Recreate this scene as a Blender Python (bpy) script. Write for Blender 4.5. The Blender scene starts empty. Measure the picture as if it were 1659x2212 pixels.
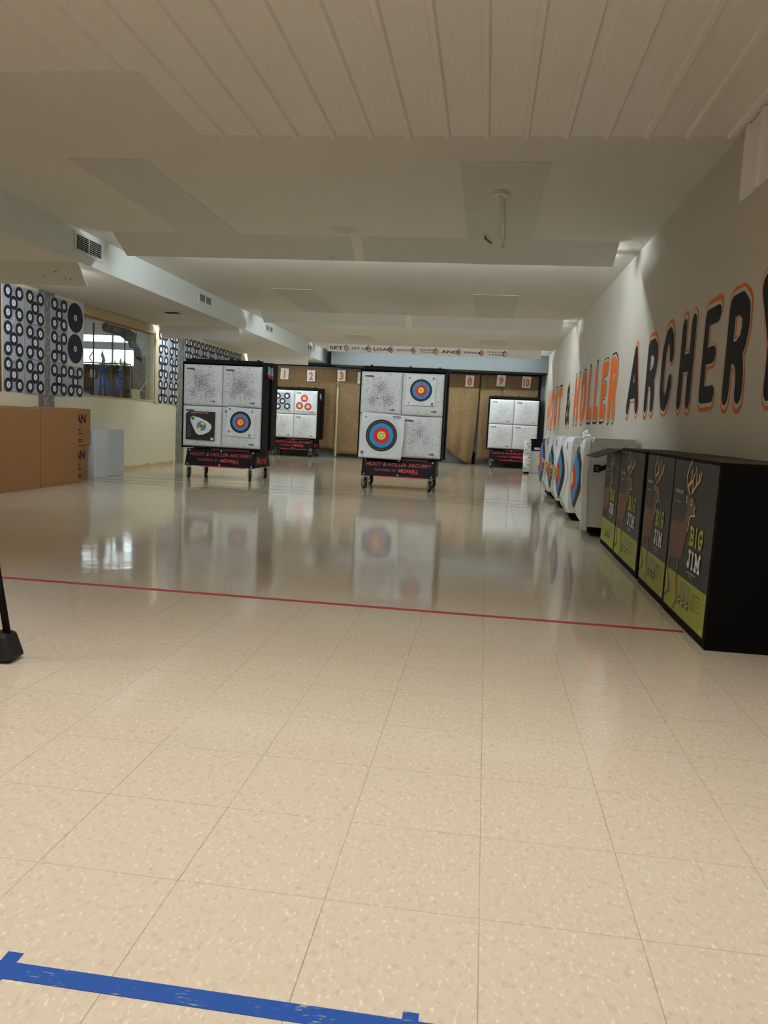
import bpy, math, random
from mathutils import Vector, Matrix
random.seed(7)
S = bpy.context.scene
COL = S.collection
R = math.radians

def lin(r, g, b):
    f = lambda c: (c/255)/12.92 if c/255 <= 0.04045 else (((c/255)+0.055)/1.055)**2.4
    return (f(r), f(g), f(b), 1.0)

# ------------------------------------------------------------------ camera
cd = bpy.data.cameras.new('camera'); cam = bpy.data.objects.new('camera', cd); COL.objects.link(cam)
cd.sensor_fit = 'VERTICAL'; cd.sensor_height = 36.0; cd.sensor_width = 27.0
cd.lens = 1661.0/2212.0*36.0
cd.clip_start = 0.02; cd.clip_end = 200
_r = Vector((0.99012351, 0.1313227, 0.04908947)); _d = Vector((0.06335206, -0.10673314, -0.99226738)); _f = Vector((-0.12506776, 0.98557718, -0.11399855))
m = Matrix(((_r.x, -_d.x, -_f.x, 0.25894), (_r.y, -_d.y, -_f.y, -1.40876), (_r.z, -_d.z, -_f.z, 0.943447), (0, 0, 0, 1)))
cam.matrix_world = m
S.camera = cam

# ------------------------------------------------------------------ view and world
S.view_settings.view_transform = 'Standard'; S.view_settings.look = 'None'
S.view_settings.exposure = 0.0; S.view_settings.gamma = 1.0; S.view_settings.use_curve_mapping = False
W = bpy.data.worlds.new('daylight'); S.world = W; W.use_nodes = True
W.node_tree.nodes['Background'].inputs[0].default_value = (0.86, 0.93, 1.0, 1)
W.node_tree.nodes['Background'].inputs[1].default_value = 6.0
TUBE_COOL = 112.0     # emission of the tubes over the lanes
TUBE_NEAR = 2.0      # glow of the flat diffusers over the shooting line
NEAR_W = 17.0       # watts of each flat panel lamp over the shooting line
try:
    S.cycles.use_denoising = True
    S.cycles.max_bounces = 10; S.cycles.diffuse_bounces = 5; S.cycles.glossy_bounces = 4; S.cycles.transparent_max_bounces = 8
    S.cycles.sample_clamp_indirect = 6.0
    S.cycles.caustics_reflective = False; S.cycles.caustics_refractive = False
except Exception:
    pass

# ------------------------------------------------------------------ materials
def mat(name, col, rough=0.6, var=0.06, vscale=3.0, bump=0.0, bscale=60.0, metal=0.0, spec=0.5, bdist=0.01, detail=4.0):
    M = bpy.data.materials.new(name); M.use_nodes = True
    nt = M.node_tree; n = nt.nodes; l = nt.links; b = n['Principled BSDF']
    b.inputs['Roughness'].default_value = rough; b.inputs['Metallic'].default_value = metal
    b.inputs['Specular IOR Level'].default_value = spec
    tc = n.new('ShaderNodeTexCoord')
    nz = n.new('ShaderNodeTexNoise'); nz.inputs['Scale'].default_value = vscale; nz.inputs['Detail'].default_value = detail
    l.new(tc.outputs['Object'], nz.inputs['Vector'])
    mx = n.new('ShaderNodeMix'); mx.data_type = 'RGBA'; mx.name = 'tint'
    mx.inputs[6].default_value = (col[0]*(1-var), col[1]*(1-var), col[2]*(1-var*1.1), 1)
    mx.inputs[7].default_value = (min(1, col[0]*(1+var)), min(1, col[1]*(1+var)), min(1, col[2]*(1+var)), 1)
    l.new(nz.outputs[0], mx.inputs[0]); l.new(mx.outputs[2], b.inputs['Base Color'])
    if bump > 0:
        nb = n.new('ShaderNodeTexNoise'); nb.inputs['Scale'].default_value = bscale; nb.inputs['Detail'].default_value = 3
        l.new(tc.outputs['Object'], nb.inputs['Vector'])
        bp = n.new('ShaderNodeBump'); bp.inputs['Strength'].default_value = bump; bp.inputs['Distance'].default_value = bdist
        l.new(nb.outputs[0], bp.inputs['Height']); l.new(bp.outputs[0], b.inputs['Normal'])
    return M

def glow(name, col, strength):
    M = bpy.data.materials.new(name); M.use_nodes = True; nt = M.node_tree
    for q in list(nt.nodes): nt.nodes.remove(q)
    o = nt.nodes.new('ShaderNodeOutputMaterial'); e = nt.nodes.new('ShaderNodeEmission')
    e.inputs[0].default_value = (*col, 1); e.inputs[1].default_value = strength
    nt.links.new(e.outputs[0], o.inputs[0]); return M

WALLC = lin(198, 192, 181)
M_wall = mat('painted_wall', WALLC, 0.5, 0.03, 1.3, 0.12, 35, bdist=0.004, spec=0.35)
M_wall_left = mat('cream_wall', lin(222, 214, 188), 0.45, 0.04, 1.5, 0.1, 30, bdist=0.004)
M_ceiling = mat('textured_ceiling', lin(222, 218, 210), 0.9, 0.04, 2.0, 0.55, 75, bdist=0.006, spec=0.2)
M_patch = mat('ceiling_patch_board', lin(208, 204, 196), 0.8, 0.07, 6.0, 0.1, 90, bdist=0.003)
M_white_paint = mat('white_painted_board', lin(212, 210, 204), 0.6, 0.03, 2.5)
M_duct = mat('soffit_paint', lin(216, 222, 220), 0.5, 0.02, 1.5)
M_wpanel = mat('ribbed_steel_lit', lin(236, 234, 236), 0.4, 0.02, 2.0)  # same steel as the ceiling, light on the wall panel put into the colour
M_panel = mat('white_ribbed_steel', lin(232, 226, 218), 0.35, 0.02, 2.0)
M_dark = mat('black_metal', lin(9, 9, 11), 0.55, 0.1, 8, spec=0.14)
M_black = mat('black_board', lin(12, 12, 13), 0.7, 0.1, 5, 0.1, 120, bdist=0.001, spec=0.12)
M_rubber = mat('black_rubber', lin(20, 20, 22), 0.6, 0.1, 20)
M_chrome = mat('zinc_steel', lin(190, 190, 186), 0.3, 0.05, 20, metal=0.9)
M_red = mat('red_paint', lin(176, 26, 32), 0.45, 0.08, 10)
M_pink = mat('red_inner_panel_lit', lin(150, 60, 66), 0.5, 0.08, 10)  # red inner panel, its pinkish lit look put into the colour
M_white = mat('white_print', lin(228, 228, 226), 0.6, 0.02, 10)
M_paper = mat('white_paper', lin(226, 228, 232), 0.6, 0.02, 4, 0.15, 5, bdist=0.01)
M_ink = mat('black_ink', lin(22, 22, 26), 0.55, 0.1, 12)
M_navy = mat('navy_ink', lin(20, 26, 44), 0.5, 0.12, 14)
M_navy2 = mat('navy_ring_ink', lin(52, 62, 92), 0.5, 0.1, 14)
M_sheet = mat('grey_blue_paper', lin(164, 170, 184), 0.45, 0.05, 5, 0.2, 4, bdist=0.012)
M_tblack = mat('target_black', lin(30, 30, 34), 0.55, 0.12, 14)
M_tblue = mat('target_blue', lin(52, 138, 200), 0.55, 0.06, 14)
M_tred = mat('target_red', lin(208, 40, 52), 0.55, 0.06, 14)
M_tyel = mat('target_yellow', lin(236, 222, 60), 0.55, 0.12, 30)
M_torn = mat('torn_foam_grey', lin(150, 155, 150), 0.9, 0.4, 60, 0.6, 90)
M_green = mat('green_ink', lin(50, 130, 60), 0.6)
M_orange = mat('orange_wall_paint', lin(222, 108, 36), 0.6, 0.05, 9, 0.05, 40, spec=0.2)
M_blackp = mat('black_wall_paint', lin(24, 25, 31), 0.6, 0.12, 5, 0.05, 40, spec=0.15)
M_card = mat('cardboard', lin(146, 106, 64), 0.75, 0.04, 2.5, 0.05, 50)
M_carddark = mat('cardboard_edge', lin(120, 84, 48), 0.8, 0.06, 20)
M_wbox = mat('white_box_board', lin(206, 210, 216), 0.6, 0.02, 3)
M_bag = mat('white_bag_fabric', lin(226, 228, 232), 0.7, 0.03, 3, 0.6, 9, bdist=0.02)
M_gloss = mat('glossy_black_print', lin(24, 25, 26), 0.34, 0.1, 4, spec=0.22)
M_lime = mat('lime_print', lin(158, 166, 36), 0.4, 0.03, 5)
M_limedark = mat('olive_print', lin(120, 138, 46), 0.3, 0.03, 5)
M_deer = mat('deer_brown_print', lin(112, 78, 56), 0.4, 0.25, 5, spec=0.2)
M_antler = mat('antler_print', lin(214, 190, 146), 0.4, 0.12, 14, spec=0.2)
M_bigblack = mat('black_carton', lin(6, 6, 8), 0.7, 0.15, 6, 0.05, 40, spec=0.12)
M_cartontop = mat('brown_carton_top', lin(62, 54, 46), 0.7, 0.15, 6)  # carton tops dark brown, lighter than the black sides
M_strap = mat('black_webbing', lin(16, 16, 18), 0.8, 0.2, 60)
M_tan = mat('tan_board', lin(190, 172, 140), 0.7, 0.05, 6)
M_wood = mat('raw_wood_trim', lin(196, 168, 120), 0.6, 0.12, 6, 0.1, 20)
M_brownwood = mat('stained_wood', lin(92, 56, 36), 0.45, 0.2, 5)
M_blue = mat('trophy_blue', lin(30, 90, 186), 0.25, 0.1, 9)
M_gold = mat('trophy_gold', lin(206, 170, 80), 0.25, 0.05, 9, metal=0.7)
M_silver = mat('trophy_silver', lin(214, 212, 202), 0.3, 0.05, 9, metal=0.3)
M_pinkline = mat('red_floor_tape', lin(178, 34, 62), 0.4, 0.1, 9)
M_plastic = mat('pale_ivory_plastic', lin(214, 212, 204), 0.4, 0.02, 9)
M_conc = mat('grey_concrete_wall', lin(150, 158, 156), 0.8, 0.08, 3, 0.1, 30)
M_hdr = mat('header_grey_paint', lin(82, 87, 89), 0.7, 0.03, 2)
M_straw = mat('frayed_foam_straw', lin(214, 204, 140), 0.9, 0.15, 40)
M_tiledark = mat('asphalt', lin(90, 90, 90), 0.8)
M_leaf = mat('hedge_leaf', lin(64, 92, 46), 0.7, 0.4, 20)
M_greycl = mat('grey_cloth', lin(140, 160, 178), 0.8, 0.1, 20)
M_gun = mat('dark_grey_sign', lin(62, 62, 62), 0.45, 0.1, 8)
M_seam = mat('dark_seam', lin(60, 58, 54), 0.7, 0.1, 8)

def tube_mat(name, col, s): return glow(name, col, s)
M_tubecool = tube_mat('lit_tube_cool', (0.86, 0.97, 1.0), TUBE_COOL)
M_tubenear = tube_mat('lit_tube_warm', (1.0, 0.93, 0.83), TUBE_NEAR)

M_addedtube = tube_mat('added_shop_tube_glow', (0.93, 0.98, 1.0), 95.0)  # glow of the tubes added to light up the shop

def floor_material():
    M = bpy.data.materials.new('vinyl_tile_floor'); M.use_nodes = True
    nt = M.node_tree; n = nt.nodes; l = nt.links; b = n['Principled BSDF']
    def N(t, **k):
        q = n.new(t)
        for a, v in k.items(): setattr(q, a, v)
        return q
    def math_(op, a, bb=None, clamp=False):
        q = N('ShaderNodeMath', operation=op); q.use_clamp = clamp
        for i, v in enumerate((a, bb)):
            if v is None: continue
            if isinstance(v, (int, float)): q.inputs[i].default_value = v
            else: l.new(v, q.inputs[i])
        return q.outputs[0]
    def mixc(f, a, bb):
        q = N('ShaderNodeMix', data_type='RGBA')
        if isinstance(f, (int, float)): q.inputs[0].default_value = f
        else: l.new(f, q.inputs[0])
        for i, v in ((6, a), (7, bb)):
            if isinstance(v, tuple): q.inputs[i].default_value = v
            else: l.new(v, q.inputs[i])
        return q.outputs[2]
    tc = N('ShaderNodeTexCoord'); sep = N('ShaderNodeSeparateXYZ'); l.new(tc.outputs['Object'], sep.inputs[0])
    tx = math_('DIVIDE', sep.outputs[0], 0.3048); ty = math_('DIVIDE', sep.outputs[1], 0.3048)
    ix = math_('FLOOR', tx); iy = math_('FLOOR', ty)
    fx = math_('FRACT', tx); fy = math_('FRACT', ty)
    cmb = N('ShaderNodeCombineXYZ'); l.new(ix, cmb.inputs[0]); l.new(iy, cmb.inputs[1])
    wn = N('ShaderNodeTexWhiteNoise', noise_dimensions='2D'); l.new(cmb.outputs[0], wn.inputs['Vector'])
    base = mixc(wn.outputs['Value'], lin(199, 187, 167), lin(198, 184, 168))
    # large soft mottling
    nz = N('ShaderNodeTexNoise'); nz.inputs['Scale'].default_value = 0.9; nz.inputs['Detail'].default_value = 3; l.new(tc.outputs['Object'], nz.inputs['Vector'])
    base = mixc(math_('MULTIPLY', nz.outputs[0], 0.6), base, lin(198, 184, 158))
    # chips, streaked
    mp = N('ShaderNodeMapping'); mp.inputs['Rotation'].default_value = (0, 0, 0.5); mp.inputs['Scale'].default_value = (1.9, 1.0, 1); l.new(tc.outputs['Object'], mp.inputs[0])
    c1 = N('ShaderNodeTexNoise'); c1.inputs['Scale'].default_value = 62; c1.inputs['Detail'].default_value = 3; l.new(mp.outputs[0], c1.inputs['Vector'])
    r1 = N('ShaderNodeValToRGB'); r1.color_ramp.elements[0].position = 0.58; r1.color_ramp.elements[1].position = 0.70; l.new(c1.outputs[0], r1.inputs[0])
    base = mixc(math_('MULTIPLY', r1.outputs[0], 0.5), base, lin(236, 226, 206))
    mp2 = N('ShaderNodeMapping'); mp2.inputs['Location'].default_value = (7, 3, 1); mp2.inputs['Rotation'].default_value = (0, 0, 0.4); mp2.inputs['Scale'].default_value = (1.5, 1.0, 1); l.new(tc.outputs['Object'], mp2.inputs[0])
    c2 = N('ShaderNodeTexNoise'); c2.inputs['Scale'].default_value = 48; c2.inputs['Detail'].default_value = 4; l.new(mp2.outputs[0], c2.inputs['Vector'])
    r2 = N('ShaderNodeValToRGB'); r2.color_ramp.elements[0].position = 0.52; r2.color_ramp.elements[1].position = 0.72; l.new(c2.outputs[0], r2.inputs[0])
    base = mixc(math_('MULTIPLY', r2.outputs[0], 0.42), base, lin(170, 148, 118))
    # rare dark specks
    v = N('ShaderNodeTexVoronoi'); v.inputs['Scale'].default_value = 7; l.new(tc.outputs['Object'], v.inputs['Vector'])
    sp = math_('LESS_THAN', v.outputs['Distance'], 0.022)
    base = mixc(math_('MULTIPLY', sp, 0.55), base, lin(90, 74, 60))
    # scuffs
    mp3 = N('ShaderNodeMapping'); mp3.inputs['Rotation'].default_value = (0, 0, 0.9); mp3.inputs['Scale'].default_value = (14, 0.9, 1); l.new(tc.outputs['Object'], mp3.inputs[0])
    c3 = N('ShaderNodeTexNoise'); c3.inputs['Scale'].default_value = 2.2; c3.inputs['Detail'].default_value = 2; l.new(mp3.outputs[0], c3.inputs['Vector'])
    r3 = N('ShaderNodeValToRGB'); r3.color_ramp.elements[0].position = 0.74; r3.color_ramp.elements[1].position = 0.78; l.new(c3.outputs[0], r3.inputs[0])
    base = mixc(math_('MULTIPLY', r3.outputs[0], 0.35), base, lin(110, 98, 84))
    # seams
    ex = math_('MINIMUM', fx, math_('SUBTRACT', 1.0, fx)); ey = math_('MINIMUM', fy, math_('SUBTRACT', 1.0, fy))
    sx = math_('LESS_THAN', ex, 0.0034); sy = math_('LESS_THAN', ey, 0.0034)
    sn = N('ShaderNodeTexNoise'); sn.inputs['Scale'].default_value = 1.6; l.new(tc.outputs['Object'], sn.inputs['Vector'])
    st = math_('ADD', math_('MULTIPLY', sn.outputs[0], 1.1), -0.1, True)
    sm = math_('MAXIMUM', math_('MULTIPLY', sx, 0.95), math_('MULTIPLY', sy, 0.75))
    base = mixc(math_('MULTIPLY', sm, st), base, lin(100, 84, 68))
    l.new(base, b.inputs['Base Color'])
    # gloss: worn wax
    gr = N('ShaderNodeTexNoise'); gr.inputs['Scale'].default_value = 2.0; gr.inputs['Detail'].default_value = 5; l.new(tc.outputs['Object'], gr.inputs['Vector'])
    l.new(math_('ADD', math_('MULTIPLY', gr.outputs[0], 0.09), 0.04), b.inputs['Roughness'])
    b.inputs['Specular IOR Level'].default_value = 0.5
    w1 = N('ShaderNodeTexNoise'); w1.inputs['Scale'].default_value = 5.0; w1.inputs['Detail'].default_value = 2; l.new(tc.outputs['Object'], w1.inputs['Vector'])
    bp = N('ShaderNodeBump'); bp.inputs['Strength'].default_value = 0.3; bp.inputs['Distance'].default_value = 0.003
    l.new(w1.outputs[0], bp.inputs['Height']); l.new(bp.outputs[0], b.inputs['Normal'])
    return M

def holed(name, clusters, dens=0.9, base=lin(216, 219, 222), wrinkle=0.25):
    """white fabric pocked by arrow holes; clusters: (x, z, radius, amount) in the block's own metres"""
    M = mat(name, base, 0.7, 0.03, 4, wrinkle, 9, bdist=0.014); nt = M.node_tree; n = nt.nodes; l = nt.links
    b = n['Principled BSDF']; mixn = n['tint']
    tc = n.new('ShaderNodeTexCoord')
    tot = None
    def m_(op, a, bb, clamp=False):
        q = n.new('ShaderNodeMath'); q.operation = op; q.use_clamp = clamp
        for i, v in enumerate((a, bb)):
            if isinstance(v, (int, float)): q.inputs[i].default_value = v
            else: l.new(v, q.inputs[i])
        return q.outputs[0]
    for (cx, cz, rr, am) in clusters:
        mp = n.new('ShaderNodeMapping'); mp.inputs['Location'].default_value = (-cx/rr, 0, -cz/rr); mp.inputs['Scale'].default_value = (1/rr, 0, 1/rr)
        l.new(tc.outputs['Object'], mp.inputs[0])
        ln = n.new('ShaderNodeVectorMath'); ln.operation = 'LENGTH'; l.new(mp.outputs[0], ln.inputs[0])
        g = m_('MULTIPLY', m_('POWER', 2.718, m_('MULTIPLY', m_('MULTIPLY', ln.outputs['Value'], ln.outputs['Value']), -1.0)), am)
        tot = g if tot is None else m_('ADD', tot, g)
    mask = None
    for sc, th, k in ((62.0, 0.36, 1.3), (105.0, 0.42, 1.9)):
        mp = n.new('ShaderNodeMapping'); mp.inputs['Scale'].default_value = (0.75, 1.0, 1.25); mp.inputs['Rotation'].default_value = (0, 0.35, 0)
        l.new(tc.outputs['Object'], mp.inputs[0])
        v = n.new('ShaderNodeTexVoronoi'); v.inputs['Scale'].default_value = sc; l.new(mp.outputs[0], v.inputs['Vector'])
        s = n.new('ShaderNodeSeparateColor'); l.new(v.outputs['Color'], s.inputs[0])
        a = m_('LESS_THAN', v.outputs['Distance'], th)
        c = m_('LESS_THAN', s.outputs[0], m_('MULTIPLY', tot, dens*k))
        h = m_('MULTIPLY', a, c)
        mask = h if mask is None else m_('MAXIMUM', mask, h)
    mx = n.new('ShaderNodeMix'); mx.data_type = 'RGBA'
    l.new(m_('MAXIMUM', m_('MULTIPLY', mask, 0.9), m_('MULTIPLY', tot, 0.30)), mx.inputs[0]); l.new(mixn.outputs[2], mx.inputs[6]); mx.inputs[7].default_value = lin(58, 56, 56)
    l.new(mx.outputs[2], b.inputs['Base Color'])
    return M

def stone_material():
    M = mat('dark_marble_slab', lin(118, 116, 112), 0.3, 0.25, 5, 0.0, detail=8); nt = M.node_tree; n = nt.nodes; l = nt.links
    tc = n.new('ShaderNodeTexCoord'); v = n.new('ShaderNodeTexNoise'); v.inputs['Scale'].default_value = 9; v.inputs['Detail'].default_value = 9; v.inputs['Distortion'].default_value = 2.0
    l.new(tc.outputs['Object'], v.inputs['Vector'])
    r = n.new('ShaderNodeValToRGB'); r.color_ramp.elements[0].position = 0.55; r.color_ramp.elements[1].position = 0.68; l.new(v.outputs[0], r.inputs[0])
    mx = n.new('ShaderNodeMix'); mx.data_type = 'RGBA'; l.new(r.outputs[0], mx.inputs[0]); l.new(n['tint'].outputs[2], mx.inputs[6]); mx.inputs[7].default_value = lin(176, 174, 168)
    l.new(mx.outputs[2], n['Principled BSDF'].inputs['Base Color']); return M
M_stone = stone_material()

def burlap_material():
    M = mat('burlap', lin(142, 116, 82), 0.95, 0.16, 1.8, 0.0); nt = M.node_tree; n = nt.nodes; l = nt.links
    tc = n.new('ShaderNodeTexCoord')
    outs = []
    for sc in ((60, 60, 4), (4, 4, 70)):
        mp = n.new('ShaderNodeMapping'); mp.inputs['Scale'].default_value = sc; l.new(tc.outputs['Object'], mp.inputs[0])
        q = n.new('ShaderNodeTexNoise'); q.inputs['Scale'].default_value = 1.0; q.inputs['Detail'].default_value = 3; l.new(mp.outputs[0], q.inputs['Vector']); outs.append(q.outputs[0])
    a = n.new('ShaderNodeMath'); a.operation = 'ADD'; l.new(outs[0], a.inputs[0]); l.new(outs[1], a.inputs[1])
    r = n.new('ShaderNodeMath'); r.operation = 'MULTIPLY_ADD'; r.inputs[1].default_value = 1.2; r.inputs[2].default_value = -0.7; r.use_clamp = True; l.new(a.outputs[0], r.inputs[0])
    mx = n.new('ShaderNodeMix'); mx.data_type = 'RGBA'; mx.blend_type = 'MULTIPLY'; mx.inputs[7].default_value = (0.55, 0.52, 0.48, 1)
    l.new(r.outputs[0], mx.inputs[0]); l.new(n['tint'].outputs[2], mx.inputs[6]); l.new(mx.outputs[2], n['Principled BSDF'].inputs['Base Color'])
    return M
M_burlap = burlap_material()

def tape_material():
    M = mat('blue_floor_tape', lin(16, 72, 150), 0.4, 0.08, 9); nt = M.node_tree; n = nt.nodes; l = nt.links
    tc = n.new('ShaderNodeTexCoord'); mp = n.new('ShaderNodeMapping'); mp.inputs['Scale'].default_value = (60, 260, 1); mp.inputs['Rotation'].default_value = (0, 0, -0.3); l.new(tc.outputs['Object'], mp.inputs[0])
    q = n.new('ShaderNodeTexNoise'); q.inputs['Detail'].default_value = 4; l.new(mp.outputs[0], q.inputs['Vector']); q.inputs['Scale'].default_value = 1
    p = n.new('ShaderNodeTexNoise'); p.inputs['Scale'].default_value = 14; l.new(tc.outputs['Object'], p.inputs['Vector'])
    a = n.new('ShaderNodeMath'); a.operation = 'MULTIPLY'; l.new(q.outputs[0], a.inputs[0]); l.new(p.outputs[0], a.inputs[1])
    r = n.new('ShaderNodeValToRGB'); r.color_ramp.elements[0].position = 0.33; r.color_ramp.elements[1].position = 0.46; l.new(a.outputs[0], r.inputs[0])
    mx = n.new('ShaderNodeMix'); mx.data_type = 'RGBA'; l.new(r.outputs[0], mx.inputs[0]); l.new(n['tint'].outputs[2], mx.inputs[6]); mx.inputs[7].default_value = lin(170, 168, 140)
    l.new(mx.outputs[2], n['Principled BSDF'].inputs['Base Color']); return M
M_bluetape = tape_material()

def glass_material():
    M = bpy.data.materials.new('window_glass'); M.use_nodes = True; nt = M.node_tree; n = nt.nodes; l = nt.links
    for q in list(n): n.remove(q)
    o = n.new('ShaderNodeOutputMaterial'); t = n.new('ShaderNodeBsdfTransparent'); g = n.new('ShaderNodeBsdfGlossy'); f = n.new('ShaderNodeLayerWeight'); pw = n.new('ShaderNodeMath'); ma = n.new('ShaderNodeMath'); x = n.new('ShaderNodeMixShader')
    t.inputs[0].default_value = (0.9, 0.94, 0.93, 1); g.inputs['Roughness'].default_value = 0.01; f.inputs[0].default_value = 0.5
    pw.operation = 'POWER'; pw.inputs[1].default_value = 5.0; l.new(f.outputs['Facing'], pw.inputs[0]); ma.operation = 'MULTIPLY_ADD'; ma.inputs[1].default_value = 0.9; ma.inputs[2].default_value = 0.04; l.new(pw.outputs[0], ma.inputs[0])
    l.new(ma.outputs[0], x.inputs[0]); l.new(t.outputs[0], x.inputs[1]); l.new(g.outputs[0], x.inputs[2]); l.new(x.outputs[0], o.inputs[0]); return M
M_glass = glass_material()
M_floor = floor_material()

# ------------------------------------------------------------------ mesh builder
_textcache = {}
def text_mesh(s, bold):
    k = (s, bold)
    if k not in _textcache:
        c = bpy.data.curves.new('lettering', 'FONT'); c.body = s; c.size = 1; c.offset = bold; c.resolution_u = 3
        o = bpy.data.objects.new('lettering', c); COL.objects.link(o)
        me = bpy.data.meshes.new_from_object(o.evaluated_get(bpy.context.evaluated_depsgraph_get()))
        vs = [tuple(v.co) for v in me.vertices]; fs = [tuple(p.vertices) for p in me.polygons]
        bpy.data.objects.remove(o); bpy.data.curves.remove(c); bpy.data.meshes.remove(me)
        _textcache[k] = (vs, fs)
    return _textcache[k]

class MB:
    def __init__(s): s.v = []; s.f = []; s.mi = []; s.ms = []
    def m(s, M):
        if M not in s.ms: s.ms.append(M)
        return s.ms.index(M)
    def add(s, vs, fs, M, X=None):
        b = len(s.v); k = s.m(M)
        s.v += [tuple(X @ Vector(q)) if X is not None else tuple(q) for q in vs]
        for f in fs: s.f.append(tuple(b+i for i in f)); s.mi.append(k)
        return s
    def box(s, x0, x1, y0, y1, z0, z1, M, X=None):
        return s.add([(x0,y0,z0),(x1,y0,z0),(x1,y1,z0),(x0,y1,z0),(x0,y0,z1),(x1,y0,z1),(x1,y1,z1),(x0,y1,z1)],
            [(0,3,2,1),(4,5,6,7),(0,1,5,4),(1,2,6,5),(2,3,7,6),(3,0,4,7)], M, X)
    def cyl(s, p, q, r, M, n=12, r2=None, X=None):
        p = Vector(p); q = Vector(q); d = (q-p).normalized(); a = d.orthogonal().normalized(); b = d.cross(a); r2 = r if r2 is None else r2
        vs = []
        for c, rr in ((p, r), (q, r2)):
            for i in range(n):
                t = 2*math.pi*i/n; vs.append(tuple(c + a*math.cos(t)*rr + b*math.sin(t)*rr))
        fs = [(i, (i+1) % n, n+(i+1) % n, n+i) for i in range(n)] + [tuple(range(n-1, -1, -1)), tuple(range(n, 2*n))]
        return s.add(vs, fs, M, X)
    def path(s, pts, r, M, n=8, X=None):
        for a, b in zip(pts[:-1], pts[1:]): s.cyl(a, b, r, M, n, X=X)
        return s
    def prism(s, pts, d0, d1, M, X):
        """polygon in frame X (u,v) extruded along the frame's third axis from d0 to d1"""
        n = len(pts)
        vs = [(a, b, d0) for a, b in pts] + [(a, b, d1) for a, b in pts]
        return s.add(vs, [tuple(range(n-1, -1, -1)), tuple(range(n, 2*n))] + [(i, (i+1) % n, n+(i+1) % n, n+i) for i in range(n)], M, X)
    def poly(s, pts, d, M, X): return s.add([(a, b, d) for a, b in pts], [tuple(range(len(pts)))], M, X)
    def ring(s, cx, cy, r0, r1, d, M, X, n=32, a0=0, a1=360):
        vs = []; fs = []
        full = abs(a1-a0) >= 360
        k = n if full else n+1
        if r0 <= 0 and full: return s.poly([(cx+r1*math.cos(2*math.pi*i/n), cy+r1*math.sin(2*math.pi*i/n)) for i in range(n)], d, M, X)
        for i in range(k):
            t = R(a0 + (a1-a0)*i/n)
            vs += [(cx+r0*math.cos(t), cy+r0*math.sin(t), d), (cx+r1*math.cos(t), cy+r1*math.sin(t), d)]
        for i in range(n):
            j = (i+1) % k; fs.append((2*i, 2*i+1, 2*j+1, 2*j))
        return s.add(vs, fs, M, X)
    def stroke(s, pts, w, d, M, X, cap=True):
        if not hasattr(s, 'lift'): s.lift = {}
        for a, b in zip(pts[:-1], pts[1:]):
            a = Vector(a); b = Vector(b); t = (b-a)
            if t.length < 1e-6: continue
            t.normalize(); nn = Vector((-t.y, t.x))*w/2
            k = s.lift[d] = s.lift.get(d, 0)+1
            s.poly([tuple(a-nn), tuple(b-nn), tuple(b+nn), tuple(a+nn)], d+(k % 24)*2e-5, M, X)
        for p in (pts if cap else pts[1:-1]):
            k = s.lift[d] = s.lift.get(d, 0)+1
            s.ring(p[0], p[1], 0, w/2, d+(k % 24)*2e-5, M, X, 10)
        return s
    def text(s, t, x, y, w, h, d, M, X, bold=0.0, shear=0.0):
        """text filling the box x..x+w, y..y+h of frame X"""
        vs, fs = text_mesh(t, bold)
        if not vs: return s
        a0 = min(q[0] for q in vs); a1 = max(q[0] for q in vs); b0 = min(q[1] for q in vs); b1 = max(q[1] for q in vs)
        vv = [(x+(q[0]-a0)/(a1-a0)*w + shear*(q[1]-b0)/(b1-b0)*h, y+(q[1]-b0)/(b1-b0)*h, d) for q in vs]
        return s.add(vv, fs, M, X)
    def build(s, name, parent=None, smooth=False, bevel=0.0):
        me = bpy.data.meshes.new(name); me.from_pydata(s.v, [], s.f)
        for M in s.ms: me.materials.append(M)
        me.polygons.foreach_set('material_index', s.mi)
        if smooth: me.polygons.foreach_set('use_smooth', [True]*len(s.f))
        me.update()
        o = bpy.data.objects.new(name, me); COL.objects.link(o)
        if parent is not None: o.parent = parent
        if bevel > 0:
            b = o.modifiers.new('bevel', 'BEVEL'); b.width = bevel; b.segments = 2; b.limit_method = 'ANGLE'; b.angle_limit = R(40)
        return o

def frame(o, u, v):
    u = Vector(u).normalized(); v = Vector(v).normalized(); w = u.cross(v)
    return Matrix(((u.x, v.x, w.x, o[0]), (u.y, v.y, w.y, o[1]), (u.z, v.z, w.z, o[2]), (0, 0, 0, 1)))
FRONT = frame((0,0,0), (1,0,0), (0,0,1))     # faces -y, third axis towards -y

def tag(o, label=None, cat=None, group=None, kind=None):
    if label: o['label'] = label
    if cat: o['category'] = cat
    if group: o['group'] = group
    if kind: o['kind'] = kind
    return o
def empty(name, loc, rz=0.0):
    o = bpy.data.objects.new(name, None); COL.objects.link(o); o.location = loc; o.rotation_euler = (0, 0, rz); o.empty_display_size = 0.1; return o
def copy_tree(o, parent=None):
    c = o.copy(); COL.objects.link(c)
    if parent is not None: c.parent = parent
    for ch in list(o.children): copy_tree(ch, c)
    return c
def struct(o): o['kind'] = 'structure'; return o

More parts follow.
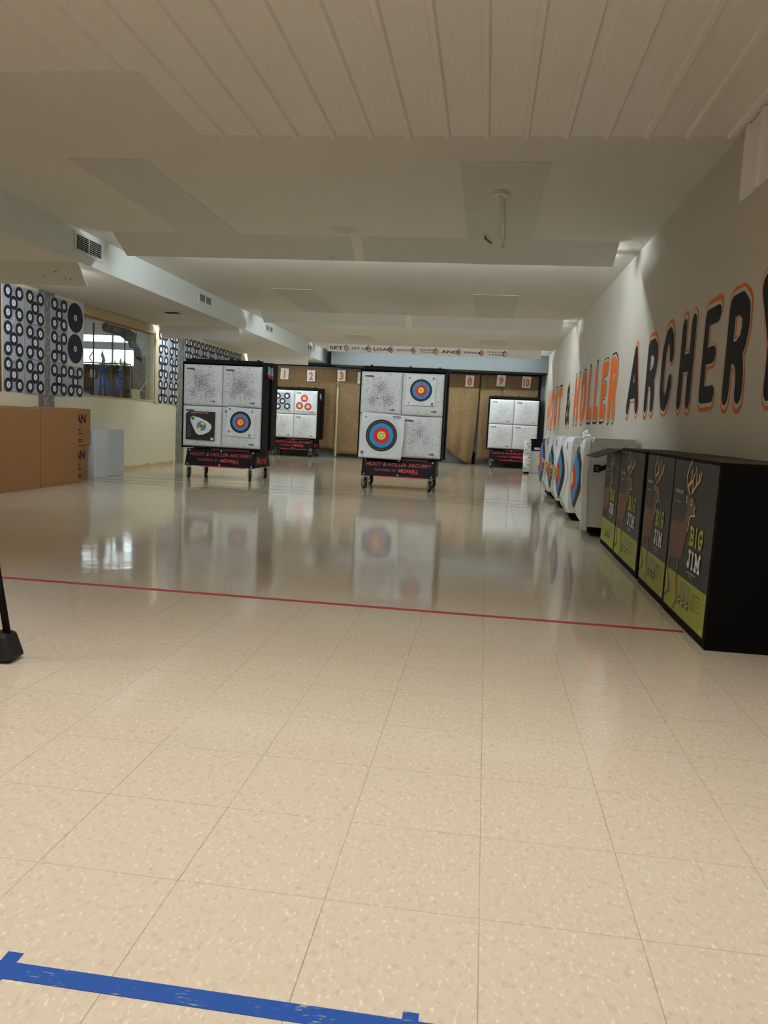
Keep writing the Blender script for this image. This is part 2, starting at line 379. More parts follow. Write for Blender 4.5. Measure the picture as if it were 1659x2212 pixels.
# ------------------------------------------------------------------ room shell
XR, XL, ZC, ZL, XS, YB, YF = 1.66, -5.55, 2.77, 2.44, -4.0, -6.0, 19.2
struct(MB().box(XL-0.2, XR+0.2, YB-0.2, YF+0.2, -0.1, 0.0, M_floor).build('floor'))
wall_right = struct(MB().box(XR, XR+0.15, YB, YF+0.15, 0.0, ZC+0.1, M_wall).build('wall_right'))
struct(MB().box(XL, XR, YF, YF+0.15, 0.0, ZC+0.1, M_conc).build('wall_far'))
struct(MB().box(XL-0.15, XR+0.15, YB-0.15, YB, 0.0, ZC+0.1, M_wall).build('wall_back'))
WY0, WY1, WZ0, WZ1 = 9.17, 11.56, 1.13, 2.33
wl = MB()
wl.box(XL-0.15, XL, YB, WY0, 0, ZL+0.1, M_wall_left).box(XL-0.15, XL, WY1, YF, 0, ZL+0.1, M_wall_left)
wl.box(XL-0.15, XL, WY0, WY1, 0, WZ0, M_wall_left).box(XL-0.15, XL, WY0, WY1, WZ1, ZL+0.1, M_wall_left)
struct(wl.build('wall_left'))
cl = MB(); cl.box(XS, XR+0.15, YB, YF+0.15, ZC, ZC+0.1, M_ceiling)
ceiling = struct(cl.build('ceiling'))
struct(MB().box(XL-0.15, XS-0.02, YB, YF+0.15, ZL, ZL+0.1, M_ceiling).build('ceiling_left'))
struct(MB().box(XS-0.02, XS, YB, YF, ZL, ZC, M_duct).build('wall_soffit'))
# patches where old lights were covered
for (x0, x1, y0, y1) in ((-0.04, 0.58, 4.16, 6.33), (-0.03, 0.58, 9.5, 11.7), (-0.02, 0.58, 7.0, 7.49), (-2.93, -2.33, 4.15, 6.33), (-2.9, -2.31, 9.48, 11.7), (-2.9, -2.31, 14.8, 16.0), (-0.03, 0.57, 14.8, 16.0)):
    MB().box(x0, x1, y0, y1, ZC-0.004, ZC+0.002, M_patch).build('patch', ceiling)

def ribs(mb, u0, u1, l0, l1, X, first, pitch=0.2445, M=M_panel):
    """ribbed steel sheet in frame X: profile along u, ribs run along v, standing out along the third axis"""
    prof = [(u0, 0.004)]
    k = math.ceil((u0-first)/pitch)
    while first+k*pitch < u1+0.03:
        c = first+k*pitch
        for du, h in ((-0.026, 0.004), (-0.014, 0.022), (0.014, 0.022), (0.026, 0.004), (0.078, 0.004), (0.086, 0.005), (0.094, 0.004), (0.15, 0.004), (0.158, 0.005), (0.166, 0.004)):
            if u0 < c+du < u1: prof.append((c+du, h))
        k += 1
    prof.append((u1, 0.004))
    n = len(prof)
    vs = [(u, l0, h) for u, h in prof] + [(u, l1, h) for u, h in prof]
    fs = [(i, i+1, n+i+1, n+i) for i in range(n-1)]
    mb.add(vs, fs, M, X)
    mb.poly([(u, h) for u, h in prof] + [(u1, 0), (u0, 0)], -l0, M, X @ Matrix.Rotation(R(90), 4, 'X'))
    mb.poly([(u, h) for u, h in prof] + [(u1, 0), (u0, 0)], -l1, M, X @ Matrix.Rotation(R(90), 4, 'X'))
XC = frame((0, 0, ZC), (1, 0, 0), (0, -1, 0))   # third axis down
rb = MB(); ribs(rb, -1.72, XR-0.01, -3.68, 6.0, XC, -1.57)
rb.build('ribbed_panel', ceiling)
rb = MB(); ribs(rb, XS+0.005, -1.72, -2.75, 6.0, XC, -1.57)
rb.build('ribbed_panel', ceiling)
XW = frame((XR, 3.55, 0), (0, -1, 0), (0, 0, 1))
rp = MB(); ribs(rp, 0.0, 2.2, 2.34, ZC-0.006, XW, 0.06, M=M_wpanel)
tag(rp.build('ribbed_wall_panel'), 'short white ribbed steel panel high on the right wall under the ceiling', 'wall panel')

# header and threshold of the far end
struct(MB().box(-3.72, XR, 17.9, YF, 2.36, 2.70, M_hdr).box(-3.72, XR, 17.93, YF, 2.70, ZC, M_hdr).build('trim_header'))
struct(MB().box(XL, -3.72, 18.7, YF, 2.38, ZL, M_dark).box(XR-0.09, XR, 18.6, 18.75, 0, 2.36, M_hdr).box(XR-0.16, XR-0.09, 18.72, 18.78, 0, 2.36, M_dark).build('trim_track'))
# raw strip at the foot of the left wall
bs = MB()
yy = 9.5
while yy < 12.4:
    h = 0.035+0.03*random.random(); bs.box(XL, XL+0.006, yy, yy+0.14, 0, h, M_wood); yy += 0.14
struct(bs.build('baseboard_left'))

# ------------------------------------------------------------------ lights and baffles
def panel_frame(x0, y0, z0, y1, z1):
    return frame((x0, y1, z1), (1, 0, 0), (0, y0-y1, z0-z1))
def baffle(x0, x1, y0, z0, y1, z1, label, marks=()):
    X = panel_frame(x0, y0, z0, y1, z1); L = math.hypot(y1-y0, z1-z0)
    e = empty('light_baffle', (0, 0, 0)); tag(e, label, 'light baffle')
    MB().prism([(0, 0), (x1-x0, 0), (x1-x0, L), (0, L)], -0.010, 0.0, M_white_paint, X).build('board', e)
    nseg = max(1, round((x1-x0)/2.45))
    for i in range(1, nseg): MB().poly([((x1-x0)*i/nseg-0.05, 0.002), ((x1-x0)*i/nseg+0.05, 0.002), ((x1-x0)*i/nseg+0.05, L-0.003), ((x1-x0)*i/nseg-0.05, L-0.003)], 0.0015, M_panel, X).build('joint_tape', e)
    s = MB()
    for (u, v, w, h) in marks: s.stroke([(u, v), (u+w, v+h)], 0.006, 0.0015, M_seam, X)
    if s.f: s.build('pencil_marks', e)
    return e, X, L
def tube_light(x0, x1, y, z, M, label, ztop):
    n = max(1, round((x1-x0)/1.22)); L = (x1-x0)/n
    e = empty('tube_light', (0, 0, 0)); tag(e, label, 'ceiling light')
    hb = MB()
    hb.box(x0, x1, y-0.035, y+0.035, z+0.03, ztop-0.001, M_white_paint)
    for i in range(n):
        hb.box(x0+i*L+0.005, x0+i*L+0.03, y-0.02, y+0.02, z-0.02, z+0.03, M_white_paint)
        hb.box(x0+(i+1)*L-0.03, x0+(i+1)*L-0.005, y-0.02, y+0.02, z-0.02, z+0.03, M_white_paint)
    hb.build('housing', e)
    for i in range(n):
        MB().cyl((x0+i*L+0.03, y, z), (x0+(i+1)*L-0.03, y, z), 0.016, M, 8).build('tube', e, smooth=True)
    return e
for j, (y, wide) in enumerate(((6.35, 'first'), (11.7, 'second'), (16.8, 'third'))):
    where = ('nearest the camera, before the white conduit', 'halfway down the range, above the middle lane', 'at the far end, carrying the shooting step signs')[j]
    y1 = y+(0.33, 0.25, 0.2)[j]
    baf = baffle((-3.69, -3.72, -3.64)[j], 1.40, y, ZC, y1, 2.6, 'long white hanging board hiding ceiling tubes, ' + where, ((2.25, 0.06, 0.03, -0.03),) if j == 0 else ())
    tube_light(-3.5, 1.37, y1+0.12, 2.705, M_tubecool, 'white tube lights glowing behind the long board ' + ('nearest the camera', 'halfway down', 'carrying the step signs')[j], ZC)
    if j == 2: SIGN_X = baf[1]; SIGN_L = baf[2]
    xa = (-5.5, -5.45, -5.5)[j]; ya = (6.27, 11.5, 16.6)[j]
    baffle(xa, XS-0.03, ya, ZL, ya+(0.2, 0.15, 0.15)[j], 2.235, 'short white board under the lower left ceiling, ' + ('marked with pencil scribbles near its right end', 'over the stone strip and small target sheets', 'right above the numbered burlap curtains')[j],
           ((1.15, 0.16, 0.05, 0.02), (1.25, 0.12, 0.02, -0.05), (1.3, 0.07, 0.03, 0.03), (1.02, 0.12, 0.02, -0.03)) if j == 0 else ())
    tube_light(-5.45, XS-0.3, ya+(0.2, 0.15, 0.15)[j]+0.09, 2.372, M_tubecool, 'white tube light tucked behind the short left board ' + ('with the pencil marks', 'over the stone strip', 'above the curtains')[j], ZL)
for r_, (y, w) in enumerate(((0.5, 'front row'), (-2.0, 'second row'))):
    for q_, x in enumerate((-4.9+1.3, -1.2, 0.75)):
        e = empty('panel_light', (x, y, ZC)); tag(e, 'flat white ceiling light over the shooting line, %s, %s' % (w, ('left', 'middle', 'right')[q_]), 'ceiling light', 'flat ceiling lights over the shooting line')
        f = MB()
        for (a, b_, c, d_) in ((-.62, .62, -.32, -.29), (-.62, .62, .29, .32), (-.62, -.59, -.29, .29), (.59, .62, -.29, .29)): f.box(a, b_, c, d_, -0.12, -0.024, M_white_paint)
        f.build('light_frame', e)
        MB().box(-.59, .59, -.29, .29, -0.05, -0.04, M_tubenear).build('diffuser', e)
        ld = bpy.data.lights.new('panel_lamp', 'AREA'); ld.shape = 'RECTANGLE'; ld.size = 1.15; ld.size_y = 0.55; ld.energy = NEAR_W; ld.color = (1.0, 0.98, 0.965); ld.spread = R(120)
        lo = bpy.data.objects.new('panel_lamp', ld); COL.objects.link(lo); lo.parent = e; lo.location = (0, 0, -0.06)

# sign cards on the third baffle
steps = [('SET', 0), ('SET UP', 0), ('LOAD', 0), ('ANCHOR', 0), ('TRANSFER|TO HOLD', 1), ('AND', 0), ('EXPAND', 0), ('FOLLOW|THROUGH', 1)]
sizes = [(0.33, 0.105), (0.42, 0.075), (0.44, 0.10), (0.45, 0.07), (0.43, 0.13), (0.42, 0.10), (0.42, 0.07), (0.43, 0.13)]
for i, (t, two) in enumerate(steps):
    x0 = 0.03 + i*0.532
    e = empty('step_sign', (0, 0, 0)); tag(e, 'white sign card on the far hanging board reading ' + t.replace('|', ' '), 'sign', 'shooting step signs on the far hanging board')
    MB().prism([(x0, 0.006), (x0+0.53, 0.006), (x0+0.53, SIGN_L-0.006), (x0, SIGN_L-0.006)], 0.001, 0.004, M_white, SIGN_X).build('card', e)
    w, h = sizes[i]; cy = SIGN_L/2; cx = x0+0.045
    b = MB()
    if two:
        a, c = t.split('|')
        b.text(a, cx+0.01, cy+0.012, w-0.02, 0.052, 0.0062, M_ink, SIGN_X, 0.02)
        b.text(c, cx+0.04, cy-0.068, w-0.09, 0.052, 0.0062, M_ink, SIGN_X, 0.02)
    else:
        b.text(t, cx, cy-h/2, w, h, 0.0062, M_ink, SIGN_X, 0.02)
    b.build('lettering', e)
    a = MB(); ax = x0+0.525
    a.ring(ax, cy, 0.10, 0.122, 0.0055, M_ink, SIGN_X, 20, 115, 245)
    a.ring(ax+0.005, cy, 0.055, 0.078, 0.0055, M_tred, SIGN_X, 16, 110, 250)
    a.ring(ax+0.005, cy, 0.018, 0.035, 0.0055, M_tred, SIGN_X, 12, 100, 260)
    a.build('target_emblem', e)

# vents on the soffit
XV = frame((XS, 0, 0), (0, 1, 0), (0, 0, 1))
for i, (y0, y1, z0, z1) in enumerate(((6.15, 6.72, 2.53, 2.735), (9.56, 10.11, 2.56, 2.72), (12.96, 13.5, 2.565, 2.715), (16.42, 16.88, 2.565, 2.72))):
    e = empty('air_vent', (XS, y0, z0)); e.location = (0, 0, 0)
    tag(e, ('largest, nearest', 'second from the camera of the four', 'third from the camera of the four', 'smallest, farthest')[i] + ' slatted air vent on the long soffit face', 'air vent', 'air vents along the soffit')
    MB().prism([(y0+.03, z0+.03), (y1-.03, z0+.03), (y1-.03, z1-.03), (y0+.03, z1-.03)], 0.001, 0.003, M_black, XV).build('opening', e)
    f = MB()
    for (a, b, c, d) in ((y0, y1, z0, z0+.03), (y0, y1, z1-.03, z1), (y0, y0+.03, z0+.03, z1-.03), (y1-.03, y1, z0+.03, z1-.03), ((y0+y1)/2-.006, (y0+y1)/2+.006, z0+.03, z1-.03)):
        f.prism([(a, c), (b, c), (b, d), (a, d)], 0.0, 0.014, M_duct, XV)
    f.build('vent_frame', e)
    s = MB(); n = 7
    for k in range(n):
        zz = z0+.035+(z1-z0-.07)*(k+0.5)/n
        s.prism([(y0+.03, zz-.002), (y1-.03, zz-.002), (y1-.03, zz+.002), (y0+.03, zz+.002)], 0.004, 0.0052, M_duct, XV)
    s.build('slat', e)
# ceiling conduit, round cover plates, small dark bracket
e = empty('ceiling_conduit', (0.25, 4.85, ZC)); tag(e, 'white conduit running along the ceiling from a round box to the first board', 'conduit')
MB().cyl((0, 0, -0.03), (0, 0, 0.0), 0.065, M_plastic, 20).build('round_box', e)
MB().path([(0, 0, -0.035), (0.02, 0.12, -0.022), (0.05, 1.44, -0.022), (0.05, 1.47, -0.045), (0.05, 1.47, -0.09)], 0.013, M_plastic).build('pipe', e, smooth=True)
tag(MB().path([(0.13, 6.2, ZC-.03), (0.19, 6.33, ZC-.045)], 0.009, M_brownwood).path([(0.13, 6.2, ZC-.03), (0.13, 6.2, ZC)], 0.006, M_brownwood).build('small_bracket'), 'tiny rusty bracket on the ceiling just left of the conduit end', 'bracket')
for (x, y, l) in ((-1.21, 6.09, 'round white cover plate on the ceiling before the nearest long board'), (-1.2, 11.4, 'round white cover plate on the ceiling before the middle long board')):
    e = empty('cover_plate', (x, y, ZC)); tag(e, l, 'cover plate')
    MB().cyl((0, 0, -0.012), (0, 0, 0), 0.12, M_white_paint, 28, 0.14).build('rim', e); MB().cyl((0, 0, -0.014), (0, 0, -0.012), 0.085, M_patch, 28).build('disc', e)
tag(MB().box(-4.62, -4.42, 9.8, 9.95, ZL-0.006, ZL, M_black).build('ceiling_hatch'), 'small dark grille opening in the lower left ceiling near the shop window', 'hatch')

# ------------------------------------------------------------------ painted wall writing
LET = {
 'H': [[(0.1, 0), (0.1, 1)], [(0.9, 0), (0.9, 1)], [(0.1, 0.5), (0.9, 0.5)]],
 'O': [[(0.1, 0.25), (0.1, 0.75), (0.25, 0.95), (0.5, 1.0), (0.75, 0.95), (0.9, 0.75), (0.9, 0.25), (0.75, 0.05), (0.5, 0), (0.25, 0.05), (0.1, 0.25)]],
 'T': [[(0, 0.96), (1, 0.96)], [(0.5, 0), (0.5, 0.96)]],
 'L': [[(0.12, 1), (0.12, 0.05), (1, 0.05)]],
 'E': [[(1, 0.95), (0.12, 0.95), (0.12, 0.05), (1, 0.05)], [(0.12, 0.5), (0.85, 0.5)]],
 'R': [[(0.1, 0), (0.1, 0.95), (0.6, 0.95), (0.88, 0.85), (0.92, 0.68), (0.82, 0.52), (0.5, 0.44), (0.1, 0.44)], [(0.5, 0.44), (0.72, 0.34), (0.82, 0.2), (0.85, 0)]],
 'A': [[(0.02, 0), (0.5, 1), (0.98, 0)], [(0.2, 0.3), (0.8, 0.3)]],
 'C': [[(0.95, 0.7), (0.85, 0.9), (0.6, 1.0), (0.35, 0.97), (0.15, 0.8), (0.1, 0.5), (0.15, 0.2), (0.35, 0.03), (0.6, 0), (0.85, 0.1), (0.95, 0.3)]],
 'Y': [[(0, 1), (0.5, 0.45), (1, 1)], [(0.5, 0.45), (0.5, 0)]],
 '&': [[(1, 0), (0.25, 0.72), (0.22, 0.88), (0.42, 1.0), (0.62, 0.9), (0.6, 0.75), (0.12, 0.35), (0.08, 0.12), (0.35, 0.0), (0.65, 0.1), (0.95, 0.5)]],
}
XWR = frame((XR, 0, 0), (0, -1, 0), (0, 0, 1))     # u = -y, third axis towards the room (-x)
def wall_word(text, spans, z0, z1, main, edge, wmul, label):
    w = empty('painted_word', (0, 0, 0)); w.parent = wall_right; w['label'] = label
    for ch, (ya, yb) in zip(text, spans):
        L = LET[ch]; wd = abs(ya-yb); T = min(0.19*wmul, wd*(0.29 if text == 'ARCHERY' else 0.34))
        b = MB()
        jit = random.Random(ord(ch)*7+int(ya*10))
        def strokes(grow, up, d, M, j=0.0):
            for st in L:
                pts = []
                for (a, c) in st:
                    u = -ya + T/2 + a*(wd-T) ; v = z0 + T/2 + c*(z1-z0-T)
                    mid = (z0+z1)/2; v = mid+(v-mid)*(1+up) + jit.uniform(-j, j)
                    pts.append((u, v))
                b.stroke(pts, T+grow, d, M, XWR)
        strokes(0.055, 0.10, 0.0010, edge, 0.012)
        strokes(0.030, 0.045, 0.0022, M_wall)
        strokes(0.0, 0.0, 0.0034, main)
        b.build('letter', w)
wall_word('HOOT', [(17.3, 16.5), (16.4, 15.65), (15.42, 14.75), (14.62, 13.86)], 1.03, 1.83, M_orange, M_blackp, 1.0, 'orange hand painted word HOOT edged in black')
wall_word('&', [(12.98, 12.25)], 1.06, 1.80, M_blackp, M_orange, 0.75, 'black painted ampersand edged in orange')
wall_word('HOLLER', [(11.70, 11.0), (10.86, 10.14), (9.98, 9.45), (9.30, 8.80), (8.70, 8.18), (8.06, 7.44)], 1.10, 1.86, M_orange, M_blackp, 1.0, 'orange hand painted word HOLLER edged in black')
wall_word('ARCHERY', [(6.78, 6.14), (5.91, 5.42), (5.31, 4.86), (4.69, 4.24), (4.08, 3.70), (3.56, 3.11), (2.98, 2.52)], 1.15, 1.82, M_blackp, M_orange, 0.85, 'black hand painted word ARCHERY edged in orange')

# ------------------------------------------------------------------ floor tape and lines
tag(MB().box(-5.4, 1.28, 2.43, 2.468, 0, 0.0012, M_pinkline).build('red_tape_line'), 'long thin red tape line across the whole floor', 'floor tape')
bt = MB().box(-1.6, 1.2, -0.319, -0.281, 0, 0.0012, M_bluetape)
bt.box(-0.506, -0.478, -0.281, -0.258, 0, 0.0012, M_bluetape).box(-0.506, -0.478, -0.45, -0.319, 0, 0.0012, M_bluetape).box(0.185, 0.211, -0.281, -0.264, 0, 0.0012, M_bluetape)
tag(bt.build('blue_tape_line'), 'scuffed blue tape strip with short cross ticks on the nearest floor', 'floor tape')
for y, l in ((8.2, 'thin dark line across the floor just in front of the target carts, nearest of three'), (8.55, 'thin dark floor line in the middle of the three before the carts'), (9.05, 'thin dark floor line closest to the cart wheels')):
    tag(MB().box(XL+0.02, XR-0.02, y, y+0.014, 0, 0.0008, M_seam).build('floor_line'), l, 'floor line', 'thin dark lines across the floor before the carts')

# ------------------------------------------------------------------ target carts
def caster(parent, x, y, ang, z=0.19):
    X = Matrix.Translation((x, y, 0)) @ Matrix.Rotation(ang, 4, 'Z')
    f = MB(); f.box(-0.045, 0.045, -0.05, 0.05, z-0.006, z+0.002, M_chrome, X); f.cyl((0, 0, z-0.03), (0, 0, z-0.006), 0.03, M_chrome, 14, X=X)
    for s in (-1, 1):
        f.add([(s*0.026, -0.03, z-0.03), (s*0.026, 0.03, z-0.03), (s*0.026, 0.045, 0.08), (s*0.026, 0.015, 0.062), (s*0.034, -0.03, z-0.03), (s*0.034, 0.03, z-0.03), (s*0.034, 0.045, 0.08), (s*0.034, 0.015, 0.062)],
              [(0,1,2,3), (7,6,5,4), (0,4,5,1), (1,5,6,2), (2,6,7,3), (3,7,4,0)], M_chrome, X)
    f.box(-0.034, 0.034, -0.03, 0.03, z-0.032, z-0.028, M_chrome, X)
    c = f.build('caster', parent)
    w = MB(); w.cyl((-0.020, 0.03, 0.078), (0.020, 0.03, 0.078), 0.078, M_rubber, 28, X=X); w.cyl((-0.0225, 0.03, 0.078), (0.0225, 0.03, 0.078), 0.05, M_chrome, 18, X=X); w.cyl((-0.044, 0.03, 0.078), (0.044, 0.03, 0.078), 0.008, M_chrome, 8, X=X)
    w.build('wheel', c, bevel=0.004)
ZT = 0.48; CW = 0.598
def build_cart():
    e = empty('target_cart', (0, 0, 0))
    # A-shaped skirted base
    b = MB(); hw = 0.53
    prof = [(-0.42, 0.19), (0.42, 0.19), (0.33, 0.435), (-0.33, 0.435)]
    for x, sgn in ((-hw, 1), (hw-0.012, 1)):
        b.add([(x, y, z) for y, z in prof] + [(x+0.012, y, z) for y, z in prof], [(0,1,2,3), (7,6,5,4), (0,4,5,1), (1,5,6,2), (2,6,7,3), (3,7,4,0)], M_dark)
    b.add([(-hw, -0.42, 0.19), (hw, -0.42, 0.19), (hw, -0.33, 0.435), (-hw, -0.33, 0.435), (-hw, -0.41, 0.19), (hw, -0.41, 0.19), (hw, -0.32, 0.435), (-hw, -0.32, 0.435)],
          [(0,1,2,3), (7,6,5,4), (0,4,5,1), (1,5,6,2), (2,6,7,3), (3,7,4,0)], M_dark)
    b.add([(-hw, 0.41, 0.19), (hw, 0.41, 0.19), (hw, 0.32, 0.435), (-hw, 0.32, 0.435), (-hw, 0.42, 0.19), (hw, 0.42, 0.19), (hw, 0.33, 0.435), (-hw, 0.33, 0.435)],
          [(0,1,2,3), (7,6,5,4), (0,4,5,1), (1,5,6,2), (2,6,7,3), (3,7,4,0)], M_dark)
    b.box(-hw+0.012, hw-0.012, -0.40, 0.40, 0.192, 0.205, M_dark)
    base = b.build('base', e)
    Xs = frame((0, -0.42, 0.19), (1, 0, 0), (0, 0.09, 0.245)); SL = math.hypot(0.09, 0.245)
    t = MB()
    t.text('HOOT & HOLLER ARCHERY', -0.47, SL*0.60, 0.95, 0.052, 0.002, M_red, Xs, 0.012)
    t.text('POWERED BY', -0.34, SL*0.30, 0.32, 0.034, 0.002, M_red, Xs, 0.0)
    t.text('M', 0.0, SL*0.27, 0.055, 0.05, 0.002, M_red, Xs, 0.03, 0.15)
    t.ring(0.085, SL*0.27+0.025, 0.016, 0.03, 0.002, M_red, Xs, 20); t.ring(0.085, SL*0.27+0.025, 0, 0.006, 0.002, M_red, Xs, 10)
    t.text('RRELL', 0.12, SL*0.27, 0.17, 0.05, 0.002, M_red, Xs, 0.03, 0.15)
    t.text('TARGETS', 0.18, SL*0.20, 0.12, 0.013, 0.002, M_red, Xs)
    Xe = frame((hw, 0, 0.19), (0, 1, 0), (0, 0, 1))
    t.text('Morrell', -0.27, 0.05, 0.50, 0.12, 0.002, M_red, Xe, 0.01)
    t.build('lettering', base)
    r = MB(); r.prism([(-0.30, -0.012), (0.40, -0.012), (0.40, 0.004), (-0.30, 0.004)], -0.002, 0.003, M_red, Xs); r.box(-0.16, 0.42, -0.335, -0.30, 0.432, 0.449, M_pink)
    r.build('red_strip', base)
    for (x, v) in ((-0.49, 0.92), (0.0, 0.92), (0.49, 0.92), (-0.49, 0.10), (0.0, 0.10), (0.49, 0.10)):
        MB().cyl((x, -0.42+0.09*v, 0.19+0.245*v), (x, -0.426+0.09*v, 0.188+0.245*v), 0.011, M_white, 10).build('bolt', base)
    # two trays standing back to back
    for nm, y0, y1, dx, dz in (('front_tray', -0.35, -0.03, 0.0, 0.0), ('rear_tray', 0.05, 0.35, 0.02, 0.05)):
        f = MB(); W = 0.615+dx; z0 = 0.45; z1 = 1.715+dz
        f.box(-W, -W+0.012, y0, y1, z0, z1, M_dark).box(W-0.012, W, y0, y1, z0, z1, M_dark)
        f.box(-W+0.012, W-0.012, y0, y1, z0, z0+0.02, M_dark).box(-W+0.012, W-0.012, y0, y1, z1-0.012, z1, M_dark)
        f.box(-W+0.012, W-0.012, (y0 if dx else y1-0.012), (y0+0.012 if dx else y1), z0+0.02, z1-0.012, M_dark)
        if not dx:
            f.box(-0.585, 0.585, -0.30, -0.26, z1, z1+0.045, M_dark)
            for x in (-0.48, 0.08, 0.5): f.box(x, x+0.03, -0.31, -0.25, z1+0.002, z1+0.06, M_dark)
        f.build(nm, e)
    for (x, y, a) in ((-0.47, -0.40, 0.55), (0.47, -0.40, 0.30), (-0.50, 0.40, 0.5), (0.47, 0.40, 0.45)): caster(e, x, y-0.0, a)
    return e
cart0 = build_cart()
CARTS = [(-3.625, 9.98, 'black rolling target cart on the left of the range, holding a black practice sheet'), (-0.965, 9.98, 'black rolling target cart nearest the middle, holding a big curling target face'),
         (-4.63, 18.25, 'black rolling target cart at the far left by the curtains'), (0.905, 18.25, 'black rolling target cart at the far right by the curtains')]
for i, (x, y, l) in enumerate(CARTS):
    c = cart0 if i == 0 else copy_tree(cart0)
    c.location = (x, y, 0); tag(c, l, 'target cart', 'target carts')

# foam blocks in the carts
def block(mat_, name='target_block'):
    """white fabric-covered foam block; origin at the middle of its lower front edge"""
    n = 10; hw = CW/2-0.003; H = 0.60; D = 0.30; mb = MB(); vs = []; fs = []
    rr = 0.03
    def puff(u, v):
        return 0.014*(1-abs(2*u-1)**4)*(1-abs(2*v-1)**4)
    G = [0, 0.02, 0.06] + [0.06+0.88*k/8 for k in range(1, 8)] + [0.94, 0.98, 1]
    N = len(G)
    for j in G:
        for i in G:
            dx = max(0, abs(2*i-1)-0.9)/0.1; dz = max(0, abs(2*j-1)-0.9)/0.1
            k = min(1, math.hypot(dx, dz)); cur = rr*(1-math.sqrt(max(0, 1-k*k)))
            vs.append((-hw+2*hw*i, cur-puff(i, j), H*j*0.995+0.002))
    for j in range(N-1):
        for i in range(N-1): fs.append((j*N+i, j*N+i+1, (j+1)*N+i+1, (j+1)*N+i))
    base = len(vs)
    edge = [i for i in range(N)] + [j*N+N-1 for j in range(1, N)] + [(N-1)*N+i for i in range(N-2, -1, -1)] + [j*N for j in range(N-2, 0, -1)]
    for k in edge: x, y, z = vs[k]; vs.append((x, D, z))
    m_ = len(edge)
    for k in range(m_): fs.append((edge[k], base+k, base+(k+1) % m_, edge[(k+1) % m_]))
    fs.append(tuple(base+k for k in range(m_)))
    mb.add(vs, fs, mat_)
    return mb
C3 = [(-0.02, 0.36, 0.09, 0.75), (-0.13, 0.20, 0.08, 0.42), (0.12, 0.21, 0.09, 0.5), (-0.10, 0.44, 0.07, 0.22), (0.11, 0.44, 0.07, 0.2), (0, 0.3, 0.27, 0.16)]
C3b = [(-0.03, 0.32, 0.09, 0.75), (-0.12, 0.21, 0.08, 0.45), (0.12, 0.20, 0.08, 0.42), (-0.12, 0.44, 0.07, 0.2), (0.10, 0.42, 0.08, 0.2), (0, 0.3, 0.27, 0.17)]
C3c = [(0.0, 0.38, 0.07, 0.6), (-0.12, 0.20, 0.075, 0.6), (0.10, 0.20, 0.075, 0.7), (0, 0.3, 0.25, 0.2)]
C3d = [(-0.02, 0.39, 0.08, 0.45), (-0.12, 0.25, 0.06, 0.28), (0.09, 0.24, 0.05, 0.3), (0, 0.33, 0.24, 0.16)]
Few = [(0, 0.3, 0.28, 0.10)]
Few2 = [(0.05, 0.36, 0.12, 0.25), (-0.05, 0.2, 0.13, 0.18), (0, 0.3, 0.25, 0.08)]
BLK = {k: holed('pocked_fabric_'+k, c, w, wrinkle=wr) for k, c, w, wr in (('a', C3, .95, .2), ('b', C3b, .95, .2), ('c', C3c, .9, .2), ('d', C3d, .8, .3), ('e', Few, .9, .35), ('f', Few2, .6, .6))}
FARB = lin(226, 230, 232)
spec = [ # cart, col, row, variant, description
 (0,0,1,'a','top left block of the left cart, peppered with three dark clusters of arrow holes'), (0,1,1,'b','top right block of the left cart, peppered with arrow holes'),
 (0,0,0,'e','bottom left block of the left cart, behind the black practice sheet'), (0,1,0,'e','bottom right block of the left cart, behind a blue and red target face'),
 (1,0,1,'c','top left block of the middle cart, with a triangle of arrow hole clusters'), (1,1,1,'e','top right block of the middle cart, behind a small round target face'),
 (1,0,0,'e','bottom left block of the middle cart, mostly hidden by the big curling target face'), (1,1,0,'d','bottom right block of the middle cart, bare and creased with scattered holes'),
 (2,0,1,'e','top left block of the far left cart, behind five small navy spots'), (2,1,1,'e','top right block of the far left cart, behind three small red spots'),
 (2,0,0,'f','bottom left block of the far left cart, bare and wrinkled'), (2,1,0,'f','bottom right block of the far left cart, bare and wrinkled'),
 (3,0,1,'f','top left block of the far right cart, bare with a grey smudge of holes'), (3,1,1,'f','top right block of the far right cart, clean and wrinkled'),
 (3,0,0,'f','bottom left block of the far right cart, bare and wrinkled'), (3,1,0,'e','bottom right block of the far right cart, partly hidden by a small black box')]
FY = -0.375
for ci, cx, cz, var, lab in spec:
    X0, Y0, _ = CARTS[ci]
    e = empty('target_block', (X0+(-CW/2 if cx == 0 else CW/2), Y0+FY, ZT-0.008+cz*0.605)); tag(e, 'white ' + lab, 'target block', 'white foam blocks in the carts')
    block(BLK[var]).build('fabric_cover', e, smooth=True)
    hide_logo = (ci, cx, cz) in ((1, 0, 0), (2, 0, 1))
    t = MB()
    if not (ci, cx, cz) in ((1, 0, 0),):
        t.text('MORRELL', -0.235, 0.52, 0.13, 0.026, 0.0165, M_ink, FRONT, 0.05)
        t.text('TARGETS', -0.16, 0.508, 0.055, 0.008, 0.0165, M_ink, FRONT, 0.0)
    if not (ci, cx, cz) in ((0, 0, 0), (1, 0, 0)):
        t.text('CUBE', 0.13, 0.055, 0.075, 0.022, 0.0165, M_ink, FRONT, 0.05)
    if t.f: t.build('printed_name', e)
    s = MB(); s.stroke([(-0.285, 0.585), (-0.25, 0.55)], 0.004, 0.0085, M_greycl, FRONT); s.build('corner_crease', e)

